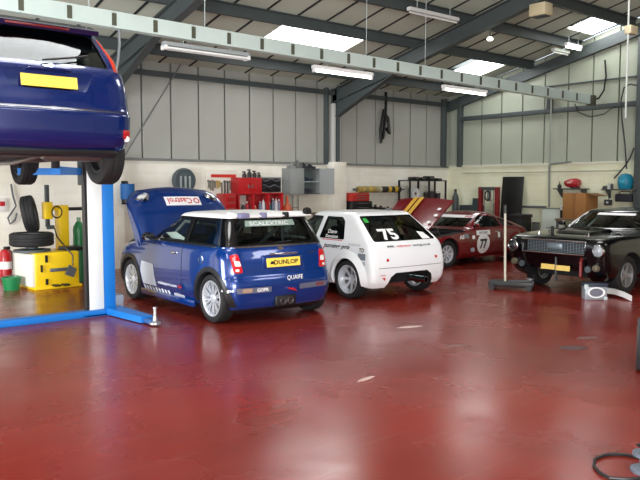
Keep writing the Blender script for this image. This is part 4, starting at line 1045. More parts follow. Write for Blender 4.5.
wn_ = MB(); wn_.box(2.95, 3.05, -.46, -.26, 1.02, 1.035, .005).cyl((3.0, -.36, .94), (3.0, -.36, 1.06), .025, 10).build('bonnet_clamp', black_plastic, R8)
for y in (.36, -.36): seat(R8, 1.05, y, .40, seat_red, .6)
MB().box(1.70, 1.95, -.66, .66, .80, .97, .05).build('dashboard', black_plastic, R8)
cg = MB()
for y in (.48, -.48): cg.tube([(.3, y, .5), (.55, y, 1.2), (1.25, y, 1.21), (1.75, y * 1.1, .9)], .022, 8)
cg.tube([(.55, -.48, 1.2), (.55, .48, 1.2)], .022, 8).tube([(.55, -.48, 1.2), (.45, .48, .55)], .022, 8); cg.build('roll_cage', M('roll_cage_paint', (150, 152, 156), .4), R8)
MB().tube([(1.56 + .06 * math.sin(a), .36 + .18 * math.cos(a), .94 + .17 * math.sin(a)) for a in [2 * PI * i / 20 for i in range(20)]], .016, 8, closed=True).build('steering_wheel', black_plastic, R8)
# ================================================================ VEHICLE LIFT
lift = thing('vehicle_lift', 'blue and white two post vehicle lift holding up a hatchback', 'vehicle lift', (2.40, 9.45, 0))
CXL = 1.50
lift_white = M('lift_white_panel', (226, 230, 228), .35)
for sg in (1, -1):
    o = sg * CXL
    def B(x0, x1, *r, **k): return (min(sg * x0, sg * x1), max(sg * x0, sg * x1)) + r
    c = MB(); c.box(*B(CXL + .03, CXL + .205, -.16, .16, 0, 3.2), .01).box(*B(CXL - .10, CXL + .03, .12, .16, 0, 3.2))
    c.build('column', lift_blue, lift)
    MB().box(*B(CXL - .165, CXL + .035, -.165, -.12, .03, 3.2), .004).build('column_cover', lift_white, lift)
    MB().box(*B(CXL - .21, CXL - .12, -.12, .05, 1.75, 2.5), .01).build('carriage', steel_dark, lift)
    MB().box(*B(CXL - .20, CXL - .16, -.16, -.06, .03, 3.15)).build('slide_rail', black_plastic, lift)
    MB().box(*B(CXL - .28, CXL + .30, -.24, .24, 0, .03), .004).build('base_plate', lift_blue, lift)
    for (yy, xx) in ((-.75, .72), (.45, .66)):
        a = MB(); p0 = Vector((sg * (CXL - .2), .0, 1.93)); p1 = Vector((sg * xx, yy, 1.93)); d = (p1 - p0).normalized(); n = Vector((-d.y, d.x, 0)) * .055
        t_ = bmesh.new(); q = [p0 + n, p0 - n, p1 - n, p1 + n]; lo = [t_.verts.new(v - Vector((0, 0, .045))) for v in q]; hi = [t_.verts.new(v + Vector((0, 0, .045))) for v in q]
        t_.faces.new(lo[::-1]); t_.faces.new(hi)
        for i in range(4): t_.faces.new((lo[i], lo[(i + 1) % 4], hi[(i + 1) % 4], hi[i]))
        a._merge(t_); arm = a.build('lift_arm', lift_blue, lift, smooth=0)
        MB().cyl((p1.x, p1.y, 1.95), (p1.x, p1.y, 2.055), .05, 16).build('arm_pad', black_rubber, arm)
# base beam between the posts, the power box and the floor arm of the near post
MB().box(-CXL - .3, CXL + .30, -.24, -.06, 0, .085, .008).build('base_beam', lift_blue, lift)
MB().box(CXL + .24, CXL + .40, .02, .22, .03, .22, .012).build('power_box', M('box_grey', (150, 158, 172), .4), lift)
fa = MB(); fa.prism([(CXL + .04, -.20), (CXL + .27, -.20), (CXL + .28, -1.10), (CXL + .12, -1.10)], 0.012, .095, 'z'); fa = fa.build('floor_arm', lift_blue, lift, smooth=0)
MB().box(CXL + .15, CXL + .25, -1.30, -1.05, .015, .075, .008).build('arm_extension', M('worn_blue', (40, 84, 140), .5), fa)
m = MB(); m.lathe([(0, 0), (.075, 0), (.075, .025), (.03, .04), (.028, .10), (.02, .105), (.02, .19), (.026, .195), (.026, .215), (0, .215)], 18, Matrix.Translation((CXL + .21, -1.30, .02))); m.build('screw_pad', M('pad_steel', (170, 170, 168), .35, metal=.7), fa)

# ================================================================ TYRE CHANGER AND THINGS ROUND IT
g0 = on_z(33, 291); tx, ty_ = g0.x + .16, g0.y
tc = thing('tyre_changer', 'yellow tyre changing machine with upright arm by the white wall', 'tyre changer', (tx, ty_, 0), math.radians(4))
MB().box(-.10, .66, .02, .80, .04, .62, .02).build('cabinet', yellow_paint, tc)
MB().box(-.16, -.09, .05, .78, .05, .60, .012).build('side_pad', M('pale_pad', (226, 226, 214), .5), tc)
MB().box(-.02, .01, -.005, .02, .30, .42).build('decal', text_black, tc); MB().box(.06, .10, -.005, .02, .08, .18).build('decal', text_black, tc); MB().box(.06, .10, -.005, .02, .46, .58).build('decal', text_black, tc)
MB().box(-.12, .70, .0, .84, 0, .05, .01).build('plinth', yellow_paint, tc)
MB().lathe([(0, 0), (.30, 0), (.30, .04), (.10, .06), (.10, .10), (0, .10)], 28, Matrix.Translation((.0, .40, .62))).build('turntable', steel_dark, tc)
MB().box(.54, .72, .50, .70, .60, 1.40, .015).build('tower', yellow_paint, tc)
MB().box(.30, .72, .54, .66, 1.31, 1.39, .01).build('tower_arm', yellow_paint, tc)
MB().box(.72, 1.30, .56, .63, 1.30, 1.36, .008).build('rear_arm', black_plastic, tc)
MB().box(.34, .40, .56, .64, 1.02, 1.76, .008).build('arm_shaft', M('shaft_grey', (70, 72, 76), .4, metal=.5), tc)
MB().box(.30, .44, .52, .68, 1.16, 1.46, .012).build('arm_slider', yellow_paint, tc)
MB().box(.35, .48, .56, .62, .98, 1.05, .01).build('mount_head', steel_dark, tc)
h = MB(); h.tube([(.50 + .09 * math.cos(a), .50, 1.28 + .10 * math.sin(a)) for a in [2 * PI * i / 16 for i in range(16)]], .012, 6, closed=True); h.build('air_coil', black_plastic, tc)
m = MB(); m.prism([(.36, .24), (.50, .18), (.56, .32), (.44, .40)], -.10, -.05, 'y').box(.10, .42, -.09, -.06, .30, .36, .01); m.build('bead_breaker', M('breaker_grey', (104, 108, 110), .45, metal=.5), tc)
h = MB(); h.tube([(.45, .5, 1.0), (.40, .30, .86), (.45, .1, .70), (.52, -.04, .55), (.50, -.08, .38)], .012, 6); h.build('air_line', black_plastic, tc)
for x in (.16, .32): MB().box(x, x + .10, -.14, .02, .05, .08, .008).build('pedal', black_plastic, tc)
MB().box(.50, .80, .15, .50, .61, .68, .01).build('tool_tray', black_plastic, tc)
def loose_tyre(name, label, mtx, R=.32, W=.22, rim_r=.20, rim=None):
    t = thing(name, label, 'tyre', (0, 0, 0)); t.matrix_world = mtx
    h = W / 2
    prof = [(rim_r, -h * .8), (rim_r + .02, -h * .96), (R - .05, -h), (R - .012, -h * .86), (R, -h * .62), (R, -h * .30), (R - .008, -h * .27), (R - .008, -h * .2), (R, -h * .17), (R, h * .17), (R - .008, h * .2), (R - .008, h * .27), (R, h * .30), (R, h * .62), (R - .012, h * .86), (R - .05, h), (rim_r + .02, h * .96), (rim_r, h * .8), (rim_r + .03, 0)]
    MB().lathe(prof, 36, None, close=True).build('tread', black_rubber, t, 40)
    if rim: MB().lathe([(rim_r, -h * .8), (rim_r, h * .8), (rim_r - .03, h * .7), (.06, h * .3), (0, h * .3), (0, h * .1), (.06, h * .1), (rim_r - .04, -h * .8)], 28).build('rim', rim, t, 40)
    return t
flat_c = tc.matrix_basis @ Vector((.0, .40, .835))
loose_tyre('tyre', 'black tyre lying flat on the yellow tyre changer turntable', Matrix.Translation(flat_c), .36, .23, .21, alloy)
up_c = on_y(27, 214, flat_c.y + .02); 
loose_tyre('tyre', 'black tyre standing upright on top of another tyre', Matrix.Translation((flat_c.x - .02, flat_c.y, flat_c.z + .115 + .315)) @ Matrix.Rotation(math.radians(-24), 4, 'Z') @ Matrix.Rotation(math.radians(80), 4, 'Y'), .315, .21, .20)
def gas_bottle(name, label, x, y, r, h, mat, top=None):
    t = thing(name, label, 'gas cylinder', (x, y, 0))
    MB().lathe([(0, 0), (r, 0), (r, h * .80), (r * .9, h * .86), (r * .5, h * .92), (r * .3, h * .94), (0, h * .94)], 24).build('bottle', mat, t)
    MB().lathe([(0, h * .93), (r * .35, h * .93), (r * .35, h), (0, h)], 12).build('valve', top or steel_grey, t)
    return t
p = on_z(79, 281); gas_bottle('gas_cylinder', 'tall green gas cylinder behind the yellow tyre changer', tx + .92, ty_ + .72, .105, 1.17, M('green_cylinder', (24, 112, 60), .4), M('pale_green', (130, 170, 140), .5))
gas_bottle('gas_cylinder', 'short dark red gas cylinder between tyre changer and lift post', tx + .98, ty_ + .42, .08, .86, M('cylinder_red', (150, 26, 34), .4))
def extinguisher(x, y, label):
    t = thing('fire_extinguisher', label, 'fire extinguisher', (x, y, 0), 0, 'extinguishers by the tyre changer')
    MB().lathe([(0, 0), (.105, 0), (.11, .03), (.11, .48), (.07, .54), (.03, .55), (0, .55)], 20).build('cylinder', red_paint, t)
    MB().box(-.03, .09, -.02, .02, .54, .60, .01).build('handle', black_plastic, t)
    MB().tube([(.03, 0, .55), (.12, 0, .5), (.115, 0, .15)], .012, 6).build('hose', black_plastic, t)
    MB().lathe([(.1115, .18), (.1115, .32)], 20).build('label_band', text_white, t)
e0 = on_z(4, 274.5)
extinguisher(4.10, 14.2, 'red fire extinguisher standing beside the tyre changer against the wall')
gb = on_z(11, 290)
t = thing('bucket', 'small green plastic bucket on the floor beside the tyre changer', 'bucket', (gb.x + .01, gb.y, 0))
MB().lathe([(0, .01), (.12, 0), (.155, .20), (.165, .20), (.165, .215), (.148, .215), (.115, .02), (0, .02)], 22).build('pail', M('bucket_green', (20, 120, 66), .45), t)
MB().tube([(.155 * math.cos(a), .03, .20 + .05 * math.sin(a)) for a in [PI * i / 10 for i in range(11)]], .006, 6).build('bail_handle', steel_grey, t)
# red switch box and hose hanging on the wall behind
def wall_p(x, y, d=0.0): return on_y(x, y, YB - d)
p = wall_p(2, 205, .05)
t = thing('switch_box', 'small red and white switch box on the wall above the extinguisher', 'switch', (p.x, YB - .04, p.z)); MB().box(-.09, .09, -.02, .04, -.13, .13, .01).build('box_body', M('switch_white', (214, 210, 206), .5), t); MB().box(-.05, .05, -.035, -.018, -.02, .07, .008).build('switch_knob', red_paint, t)
t = MB(); pts = [(11, 184), (13, 196), (16, 206), (12, 212), (8, 218), (10, 224), (15, 220), (17, 213)]
t.tube([tuple(wall_p(x, y, .06)) for x, y in pts], .018, 8); tag(t.build('air_hose', M('hose_grey', (84, 86, 90), .5)), 'grey air hose hanging in a loop on the wall behind the tyre changer', 'hose')
# blue roll dispenser on the pier
p = on_y(127, 191.5, YB - .42)
t = thing('paper_roll', 'blue paper roll in a wall holder above the raised blue bonnet', 'paper roll', (p.x, YB - .45, p.z))
MB().lathe([(.03, -.16), (.145, -.16), (.145, .16), (.03, .16)], 24, close=True).build('roll', M('roll_blue', (20, 92, 158), .6), t)
m = MB(); m.cyl((0, 0, -.24), (0, 0, .2), .018, 8).box(-.02, .02, 0, .16, -.24, -.21).box(-.02, .02, 0, .16, .17, .20).box(-.07, .07, .14, .155, -.27, .22); m.build('holder', black_plastic, t)
MB().lathe([(0, -.235), (.12, -.235), (.12, -.17), (0, -.17)], 20).build('holder_base', black_plastic, t)
p = on_y(120, 215, YB - .33)
tag(MB().tube([(6.2, YB - .33, 1.1), (6.2, YB - .33, BLOCK_H - .1)], .016, 8).build('conduit', steel_grey), 'thin grey conduit running up the white pier beside the blue paper roll', 'pipe')
# dark bin and orange fuel can behind the lift post
q = on_z(122, 283)
t = thing('waste_bin', 'black waste bin on the floor behind the lift post', 'bin', (6.05, 12.4, 0))
MB().lathe([(0, 0), (.22, 0), (.26, .66), (.28, .66), (.28, .70), (.245, .70), (.205, .03), (0, .03)], 24).build('bin_body', black_plastic, t); MB().lathe([(.28, .70), (.24, .74), (.1, .80), (0, .81)], 24).build('bin_lid', M('lid_grey', (40, 40, 44), .5), t)
t = thing('oil_drum_pump', 'orange hand pump standing on the floor by the blue bonnet', 'pump', (6.62, 12.75, 0))
MB().lathe([(0, 0), (.14, 0), (.14, .02), (.05, .04), (.05, .62), (.075, .64), (.075, .90), (.03, .94), (0, .94)], 18).build('pump_barrel', M('pump_orange', (196, 132, 40), .5), t); MB().tube([(0, 0, .90), (0, 0, 1.02), (.14, 0, 1.06)], .014, 6).build('pump_handle', steel_dark, t)

# ================================================================ ON AND AGAINST THE BACK WALL
p = wall_p(184, 180.5, .1)
t = thing('wall_fan', 'round grey wall fan with two pale blades above the raised bonnet', 'fan', (p.x, YB - .10, p.z))
ry = Matrix.Rotation(PI / 2, 4, 'X')
MB().lathe([(0, -.06), (.275, -.06), (.285, 0), (.275, .05), (.245, .06), (.24, .02), (0, .015)], 32, ry).build('fan_drum', M('fan_grey', (78, 88, 92), .5), t)
pale = M('fan_blade_pale', (150, 160, 158), .5)
for x in (-.10, .02, .13): MB().box(x - .022, x + .022, -.052, -.02, -.19, .10 if x else .16, .006).build('blade_slat', pale, t)
MB().box(-.09, .03, -.05, -.022, -.19, -.15, .006).build('blade_slat', pale, t)
# peg board with red stripe
def pz(x, y, d=.0): q = wall_p(x, y, d); return q.x, q.z
x0, z1 = pz(205, 169.5); x1, z0 = pz(236.5, 200)
t = thing('tool_board', 'white tool board with a red stripe and hanging tools on the back wall', 'tool board', ((x0 + x1) / 2, YB, (z0 + z1) / 2))
W_, H_ = (x1 - x0) / 2, (z1 - z0) / 2
MB().box(-W_, W_, -.03, 0, -H_, H_, .004).build('board', M('board_white', (222, 216, 204), .55), t)
MB().box(-W_ * .68, W_ * .92, -.04, -.028, H_ * .50, H_ * .70).build('red_stripe', M('stripe_red', (200, 48, 36), .5), t)
tg = [M('tool_steel', (140, 134, 124), .4, metal=.5), M('tool_brass', (190, 160, 90), .45, metal=.3), M('tool_dark', (70, 66, 66), .5)]
for i, (ux, uz, L_, k) in enumerate([(-.85, .25, .16, 0), (-.72, .22, .20, 0), (-.58, .25, .22, 0), (-.45, .2, .14, 0), (-.30, .22, .16, 1), (-.16, .2, .12, 1), (-.02, .1, .26, 0), (.18, .22, .52, 2), (.36, .2, .48, 2), (.52, .22, .20, 0), (.66, .22, .26, 0), (.80, .25, .18, 0)]):
    m = MB(); m.box(ux * W_ - .018, ux * W_ + .018, -.06, -.035, uz * H_ - L_, uz * H_, .004).lathe([(0, -.03), (.035, -.03), (.035, .0), (0, 0)], 10, Matrix.Translation((ux * W_, -.035, uz * H_)) @ ry)
    m.build('hanging_tool', tg[k], t)
# workbench under the red cabinets
bw = M('bench_steel', (92, 94, 98), .5); bt = M('bench_top', (120, 104, 84), .7, var=.15)
def workbench(x0, x1, top, label, depth=.62):
    t = thing('workbench', label, 'workbench', ((x0 + x1) / 2, YB - .02 - depth / 2, 0)); L_ = (x1 - x0) / 2
    MB().box(-L_, L_, -depth / 2, depth / 2, top - .06, top, .008).build('bench_top', bt, t)
    for sx in (-1, 1):
        for sy in (-1, 1): MB().box(sx * (L_ - .06) - .03, sx * (L_ - .06) + .03, sy * (depth / 2 - .05) - .03, sy * (depth / 2 - .05) + .03, 0, top - .06).build('leg', bw, t, smooth=0)
    MB().box(-L_ + .06, L_ - .06, -depth / 2 + .05, depth / 2 - .05, .25, .28).build('lower_shelf', bw, t, smooth=0); return t
BT = 1.08
workbench(8.6, 11.55, BT, 'long workbench below the red tool cabinets on the back wall')
FY = YB - .30   # things standing on the bench
def bx2(x0p, x1p, ytop, ybot, d): a = on_y(x0p, ytop, YB - d); b = on_y(x1p, ybot, YB - d); return a.x, b.x, b.z, a.z
def chest(name, label, px4, d, depth, mat, drawers=0, z_bot=None):
    x0, x1, z0, z1 = bx2(*px4, d)
    if z_bot is not None: z0 = z_bot
    if x0 > 12: x1 += max(0, 12.86 - x0); x0 = max(x0, 12.86)
    t = thing(name, label, 'tool chest', ((x0 + x1) / 2, YB - d, z0)); L_ = (x1 - x0) / 2; H_ = z1 - z0
    MB().box(-L_, L_, 0, depth, 0, H_, .012).build('chest_body', mat, t)
    for i in range(drawers):
        zz = H_ * (.08 + .84 * i / drawers); zt = zz + H_ * .84 / drawers * .86
        dr = MB().box(-L_ * .92, L_ * .92, -.014, .01, zz, zt, .004).build('drawer', mat, t); MB().box(-L_ * .5, L_ * .5, -.03, -.012, zt - .022, zt - .010).build('drawer_handle', steel_grey, dr, smooth=0)
    return t
chest('tool_chest', 'small red tool chest with black top on the bench beside the tool board', (225, 236.5, 193.5, 213), .50, .38, red_paint, 3, BT)
cx0, cx1, cz0, cz1 = bx2(238, 262, 177.5, 193, .34)
t = thing('wall_cupboard', 'bright red wall cupboard above the bench', 'cupboard', ((cx0 + cx1) / 2, YB - .34, cz0)); MB().box(-(cx1 - cx0) / 2, (cx1 - cx0) / 2, 0, .34, 0, cz1 - cz0, .01).build('cupboard_body', red_paint, t); MB().box(-.004, .004, -.006, .01, .02, cz1 - cz0 - .02).build('door_gap', red_dark, t, smooth=0)
for sx in (-.05, .05): MB().box(sx - .012, sx + .012, -.025, 0, .12, .20, .004).build('door_handle', steel_grey, t)
ctop = cz1
for i, (xp, w_, h_, sz) in enumerate(((244.5, .060, .12, 'squat'), (249.5, .062, .17, 'tallest'), (254.5, .058, .14, 'middling'), (259, .05, .10, 'smallest'))):
    q = on_y(xp, 178, YB - .2)
    t = thing('canister', sz + ' dark plastic canister standing on top of the red wall cupboard', 'canister', (q.x, YB - .2, ctop), 0, 'canisters on the red cupboard'); MB().lathe([(0, 0), (w_ * .9, 0), (w_ * .9, h_ * .6), (w_ * .4, h_ * .85), (w_ * .3, h_), (0, h_)], 14).build('canister_body', black_plastic, t); MB().box(-.06, .03, -.015, .015, h_, h_ + .03, .006).build('nozzle', M('tool_dark', (70, 66, 66), .5), t)
x0, x1, z0, z1 = bx2(260.5, 281, 177, 192, .06)
t = thing('pegboard', 'black pegboard hung with dark hoses right of the red wall cupboard', 'pegboard', ((x0 + x1) / 2, YB - .06, z0)); W_, H_ = (x1 - x0), z1 - z0
MB().box(-W_ / 2, W_ / 2, 0, .06, 0, H_, .006).build('board', M('pegboard_black', (34, 34, 36), .7), t)
for k in range(4):
    zz = H_ * (.2 + .2 * k); MB().tube([(-W_ * .42 + W_ * .84 * i / 8, -.03 - .01 * (i % 2), zz + .03 * math.sin(i * 1.3 + k)) for i in range(9)], .022, 6).build('hose', [black_plastic, M('hose_grey', (84, 86, 90), .5)][k % 2], t)
MB().box(-W_ / 2, W_ / 2, -.012, .0, H_ - .03, H_).build('top_rail', M('rail_silver', (170, 170, 172), .4, metal=.5), t, smooth=0)
# open red rack on the bench with bottles
x0, x1, z0, z1 = bx2(239, 283, 193, 211.5, .45); W_ = x1 - x0
t = thing('tool_rack', 'open red steel rack on the bench under the wall cupboard', 'rack', ((x0 + x1) / 2, YB - .45, BT))
RH = z1 - BT
MB().box(-W_ / 2, W_ / 2, .30, .33, 0, RH).build('back_panel', red_paint, t, smooth=0)
for f in (-.5, -.17, .17, .5): MB().box(W_ * f - .02, W_ * f + .02, 0, .30, 0, RH, .004).build('upright', red_paint, t)
for f in (0, 1): MB().box(-W_ / 2, W_ / 2, 0, .30, (RH - .03) * f, (RH - .03) * f + .03, .004).build('shelf', red_paint, t)
MB().box(-W_ * .47, -W_ * .20, .28, .31, .12, RH - .06).build('pale_panel', M('pale_panel', (206, 196, 186), .6), t, smooth=0)
rk = t
cols = [((214, 214, 214), 'white'), ((28, 120, 118), 'teal'), ((120, 128, 150), 'blue grey'), ((196, 110, 84), 'orange'), ((170, 40, 52), 'red'), ((60, 56, 62), 'charcoal')]
for i, (xp, ci, hh) in enumerate(((243, 5, .22), (247, 4, .26), (251, 5, .20), (255, 3, .16), (260, 2, .26), (263.2, 0, .34), (266.2, 1, .28), (269.2, 1, .22), (273, 2, .33), (276, 0, .36), (279, 2, .30))):
    q = on_y(xp, 205, YB - .32); rgb, nm = cols[ci]; adj = ('stout', 'tall', 'squat', 'small', 'square', 'tallest', 'capped', 'short', 'broad', 'slim', 'narrow')[i]
    b = thing('bottle', adj + ' ' + nm + ' workshop bottle standing in the open red rack', 'bottle', (q.x, YB - .32, BT + .03), 0, 'bottles in the red rack')
    MB().lathe([(0, 0), (.04, 0), (.042, .02), (.042, hh * .68), (.018, hh * .84), (.018, hh * .9), (0, hh * .9)], 14).build('bottle_body', M('bottle_' + nm.replace(' ', '_'), rgb, .4), b); MB().lathe([(.02, hh * .88), (.02, hh), (0, hh)], 10).build('cap', text_white if ci != 0 else text_red, b)
q = on_y(288.5, 208, YB - .4)
t = thing('funnel', 'orange brown funnel standing upside down at the end of the bench', 'funnel', (q.x, YB - .35, BT)); MB().lathe([(.14, 0), (.135, .04), (.10, .16), (.04, .24), (.03, .42), (.022, .42), (.03, .24), (.09, .15), (.125, .03)], 20, close=True).build('cone', M('funnel_orange', (184, 84, 50), .5), t); MB().box(.12, .18, -.012, .012, 0, .05, .004).build('grip', M('funnel_orange', (184, 84, 50), .5), t)
t = thing('parts_tray', 'shallow orange parts tray on the bench front', 'tray', (on_y(279, 210, YB - .55).x, YB - .55, BT)); MB().box(-.16, .16, -.06, .06, 0, .02).box(-.16, -.15, -.06, .06, .02, .07).box(.15, .16, -.06, .06, .02, .07).build('tray_body', M('tray_orange', (206, 126, 60), .5), t, smooth=0); MB().box(-.16, .16, -.07, -.06, 0, .07).build('tray_lip', M('tray_orange', (206, 126, 60), .5), t, smooth=0)
# open grey wall cabinet with bits on top
x0, x1, z0, z1 = bx2(290.5, 320, 168, 194, .36); W_, H_ = x1 - x0, z1 - z0
cg_ = M('cabinet_grey', (138, 142, 140), .5); cin = M('cabinet_inside', (98, 108, 106), .6)
t = thing('wall_cabinet', 'grey steel wall cabinet with its doors swung open beside the white pier', 'cabinet', ((x0 + x1) / 2, YB - .36, z0))
MB().box(-W_ / 2, W_ / 2, .33, .36, 0, H_).build('back_panel', cin, t, smooth=0)
for f in (-1, 1): MB().box(f * W_ / 2 - .012, f * W_ / 2 + .012, 0, .34, 0, H_).build('side_panel', cg_, t, smooth=0)
for f in (0, .48, 1): MB().box(-W_ / 2, W_ / 2, .0, .34, f * (H_ - .02), f * (H_ - .02) + .02).build('shelf', steel_dark if f != .48 else M('shelf_pale', (150, 168, 164), .5), t, smooth=0)
MB().box(-W_ / 2 - .01, -W_ / 2 + W_ * .44, -.02, .0, 0, H_, .003).build('door', cg_, t)
MB().box(0, W_ * .42, -.01, .01, 0, H_, mtx=Matrix.Translation((W_ / 2, 0, 0)) @ Matrix.Rotation(math.radians(-66), 4, 'Z')).build('door', cg_, t, smooth=0)
cab = (x0 + x1) / 2
for i, (dx, dz, w_, h_, rgb, nm) in enumerate(((.10, .02, .16, .12, (40, 44, 52), 'dark'), (.24, .02, .10, .10, (52, 56, 66), 'slate'), (.05, H_ * .48 + .02, .12, .10, (36, 42, 56), 'navy'), (.22, H_ * .48 + .02, .16, .07, (44, 52, 66), 'steel blue'), (-.02, .02, .07, .14, (176, 60, 62), 'red'))):
    b = thing('parts_box', nm + ' parts box on a shelf of the open wall cabinet', 'box', (cab + dx, YB - .20, z0 + dz), 0, 'boxes in the wall cabinet'); MB().box(-w_ / 2, w_ / 2, -.08, .10, 0, h_, .008).build('carton', M('carton_' + nm.replace(' ', '_'), rgb, .6), b); MB().box(-w_ / 2 - .004, w_ / 2 + .004, -.084, .104, h_ * .75, h_ + .004, .004).build('carton_lid', M('carton_' + nm.replace(' ', '_'), rgb, .6), b)
for i, (dx, w_, h_, rgb, nm) in enumerate(((-.30, .16, .10, (150, 150, 150), 'grey'), (-.11, .18, .19, (118, 120, 116), 'dull grey'), (.08, .15, .12, (60, 62, 70), 'dark grey'), (.29, .24, .09, (48, 50, 56), 'charcoal'))):
    b = thing('spare_part', nm + ' spare part lying on top of the open wall cabinet', 'spare part', (cab + dx, YB - .18, z1), 0, 'parts on the wall cabinet'); MB().box(-w_ / 2, w_ / 2, -.10, .10, 0, h_ * .6, .015).build('casting', M('part_' + nm.replace(' ', '_'), rgb, .5, metal=.4), b); MB().cyl((0, -.05, h_ * .55), (0, .03, h_), .04, 12).build('boss', M('part_' + nm.replace(' ', '_'), rgb, .5, metal=.4), b)
m = MB(); a_ = on_y(296, 196, YB - .3)
for dx in (0, .17): m.cyl((a_.x - .1 + dx, YB - .3, BT), (a_.x - .1 + dx, YB - .3, a_.z + .02), .012, 6)
m.tube([(a_.x - .1, YB - .3, BT + .12), (a_.x + .07, YB - .3, BT + .12)], .01, 6); tag(m.build('rail_stand', steel_grey), 'small grey wire stand on the bench beside the funnel', 'stand')
# second bench right of the pier with the red and black boxes, engine bits and the rail of rollers
workbench(12.95, 14.6, 1.06, 'workbench behind the white racing hatchback right of the pier')
chest('tool_chest', 'red tool chest on a black box behind the white hatchback', (343.5, 361, 193, 201.2), .50, .36, M('chest_orange_red', (176, 44, 36), .45), 3)
chest('tool_chest', 'black tool chest supporting the red one on the right bench', (343, 363, 201.7, 211.5), .52, .40, black_plastic, 2, 1.06)
for i, (xp, w_, h_, sz) in enumerate(((370.5, .14, .12, 'compact'), (375.3, .14, .17, 'tallest'), (381, .20, .14, 'widest'), (388, .16, .11, 'lowest'))):
    q = on_y(xp, 208, YB - .35); b = thing('engine_part', sz + ' dark engine part lying on the bench behind the white hatchback', 'engine part', (q.x, YB - .35, 1.06), 0, 'engine parts on the right bench')
    MB().box(-w_ / 2, w_ / 2, -.10, .10, 0, h_ * .65, .02).build('casting', M('engine_dark', (54, 50, 48), .5, metal=.4, var=.3, vscale=9), b); MB().cyl((-w_ * .2, -.03, h_ * .6), (-w_ * .2, -.03, h_), .035, 10).build('port', M('engine_dark', (54, 50, 48), .5, metal=.4, var=.3, vscale=9), b)
# a horizontal rail with rolls of tape and belts
a_ = on_y(356, 189.5, YB - .16); b_ = on_y(403, 189.5, YB - .16)
t = thing('roll_rail', 'horizontal wall rail carrying a row of yellow and black rolls', 'rail', (a_.x, YB - .16, a_.z))
MB().cyl((-.05, 0, 0), (b_.x - a_.x + .05, 0, 0), .02, 8).build('rod', steel_grey, t)
for f in (0.02, .97): MB().box((b_.x - a_.x) * f - .012, (b_.x - a_.x) * f + .012, 0, .16, -.03, .03).build('bracket', steel_dark, t, smooth=0)
L_ = b_.x - a_.x; xx = .06; i = 0
seqc = [(164, 140, 70), (176, 150, 84), (150, 134, 84), (190, 160, 72), (170, 146, 76), (160, 150, 110), (176, 170, 140), (40, 38, 36), (30, 30, 30), (200, 160, 48), (34, 32, 30), (190, 150, 60), (60, 54, 46)]
nms = ['tan', 'straw', 'olive', 'gold', 'tan', 'khaki', 'cream', 'black', 'black', 'yellow', 'black', 'yellow', 'brown']
wz = (L_ - .20) / len(seqc)
lbs = ['tan roll at the bracket end of the wall rail beside the straw roll', 'straw roll between tan and olive rolls on the wall rail', 'olive roll on the horizontal wall rail', 'gold roll between olive and tan rolls on the wall rail', 'tan roll between the gold and khaki rolls on the wall rail', 'khaki roll on the horizontal wall rail', 'cream roll on the horizontal wall rail', 'black roll next to the cream roll on the wall rail', 'black roll between a black and a yellow roll on the rail', 'yellow roll between two black rolls on the wall rail', 'black roll between two yellow rolls on the wall rail', 'yellow roll next to the brown roll on the wall rail', 'brown roll at the end of the wall rail']
for rgb, nm, lb in zip(seqc, nms, lbs):
    b = tag(MB().lathe([(.024, 0), (.088, .004), (.088, wz - .01), (.024, wz - .006)], 20, Matrix.Translation((a_.x + xx, YB - .16, a_.z)) @ Matrix.Rotation(PI / 2, 4, 'Y'), close=True).build('tape_roll', M('roll_' + nm, rgb, .6)), lb, 'roll', 'rolls on the wall rail'); xx += wz
# black rack by the corner
x0, x1, z0, z1 = bx2(410.5, 446, 180, 200, .55); W_ = x1 - x0
t = thing('shelf_rack', 'black open shelf rack standing near the wall corner', 'rack', ((x0 + x1) / 2, YB - .55, 0))
for sx in (-1, 0.05, 1):
    for yy in (0, .42): MB().box(sx * W_ / 2 - .025, sx * W_ / 2 + .025, yy, yy + .04, 0, z1, .003).build('post', black_plastic, t)
for zz in (.3, .9, 1.32, z1 - .03): MB().box(-W_ / 2, W_ / 2, 0, .46, zz, zz + .03).build('shelf', black_plastic, t, smooth=0)
for i, (xp, w_, h_, sz) in enumerate(((415, .22, .09, 'medium'), (422, .26, .08, 'widest'), (430, .24, .12, 'thickest'), (438, .22, .06, 'thinnest'))):
    q = on_y(xp, 178, YB - .4); b = thing('storage_case', sz + ' black storage case on top of the black shelf rack', 'case', (q.x, YB - .35, z1), 0, 'cases on the shelf rack'); MB().box(-w_ / 2, w_ / 2, -.12, .12, 0, h_, .012).build('case_body', black_plastic, b); MB().box(-.05, .05, -.14, -.115, h_ * .4, h_ * .6, .004).build('case_handle', steel_grey, b)
q = on_y(416, 191.5, YB - .5)
t = thing('cable_reel', 'white disc shaped reel standing in the black shelf rack', 'reel', (q.x + .04, YB - .40, 1.35 + .17)); MB().lathe([(.05, -.05), (.17, -.06), (.17, -.045), (.10, -.03), (.10, .03), (.17, .045), (.17, .06), (.05, .05)], 26, ry, close=True).build('reel_flange', M('reel_white', (206, 208, 208), .45), t); MB().lathe([(0, -.055), (.05, -.055), (.05, .05), (0, .05)], 16, ry).build('hub', M('hub_brown', (110, 84, 66), .5), t)
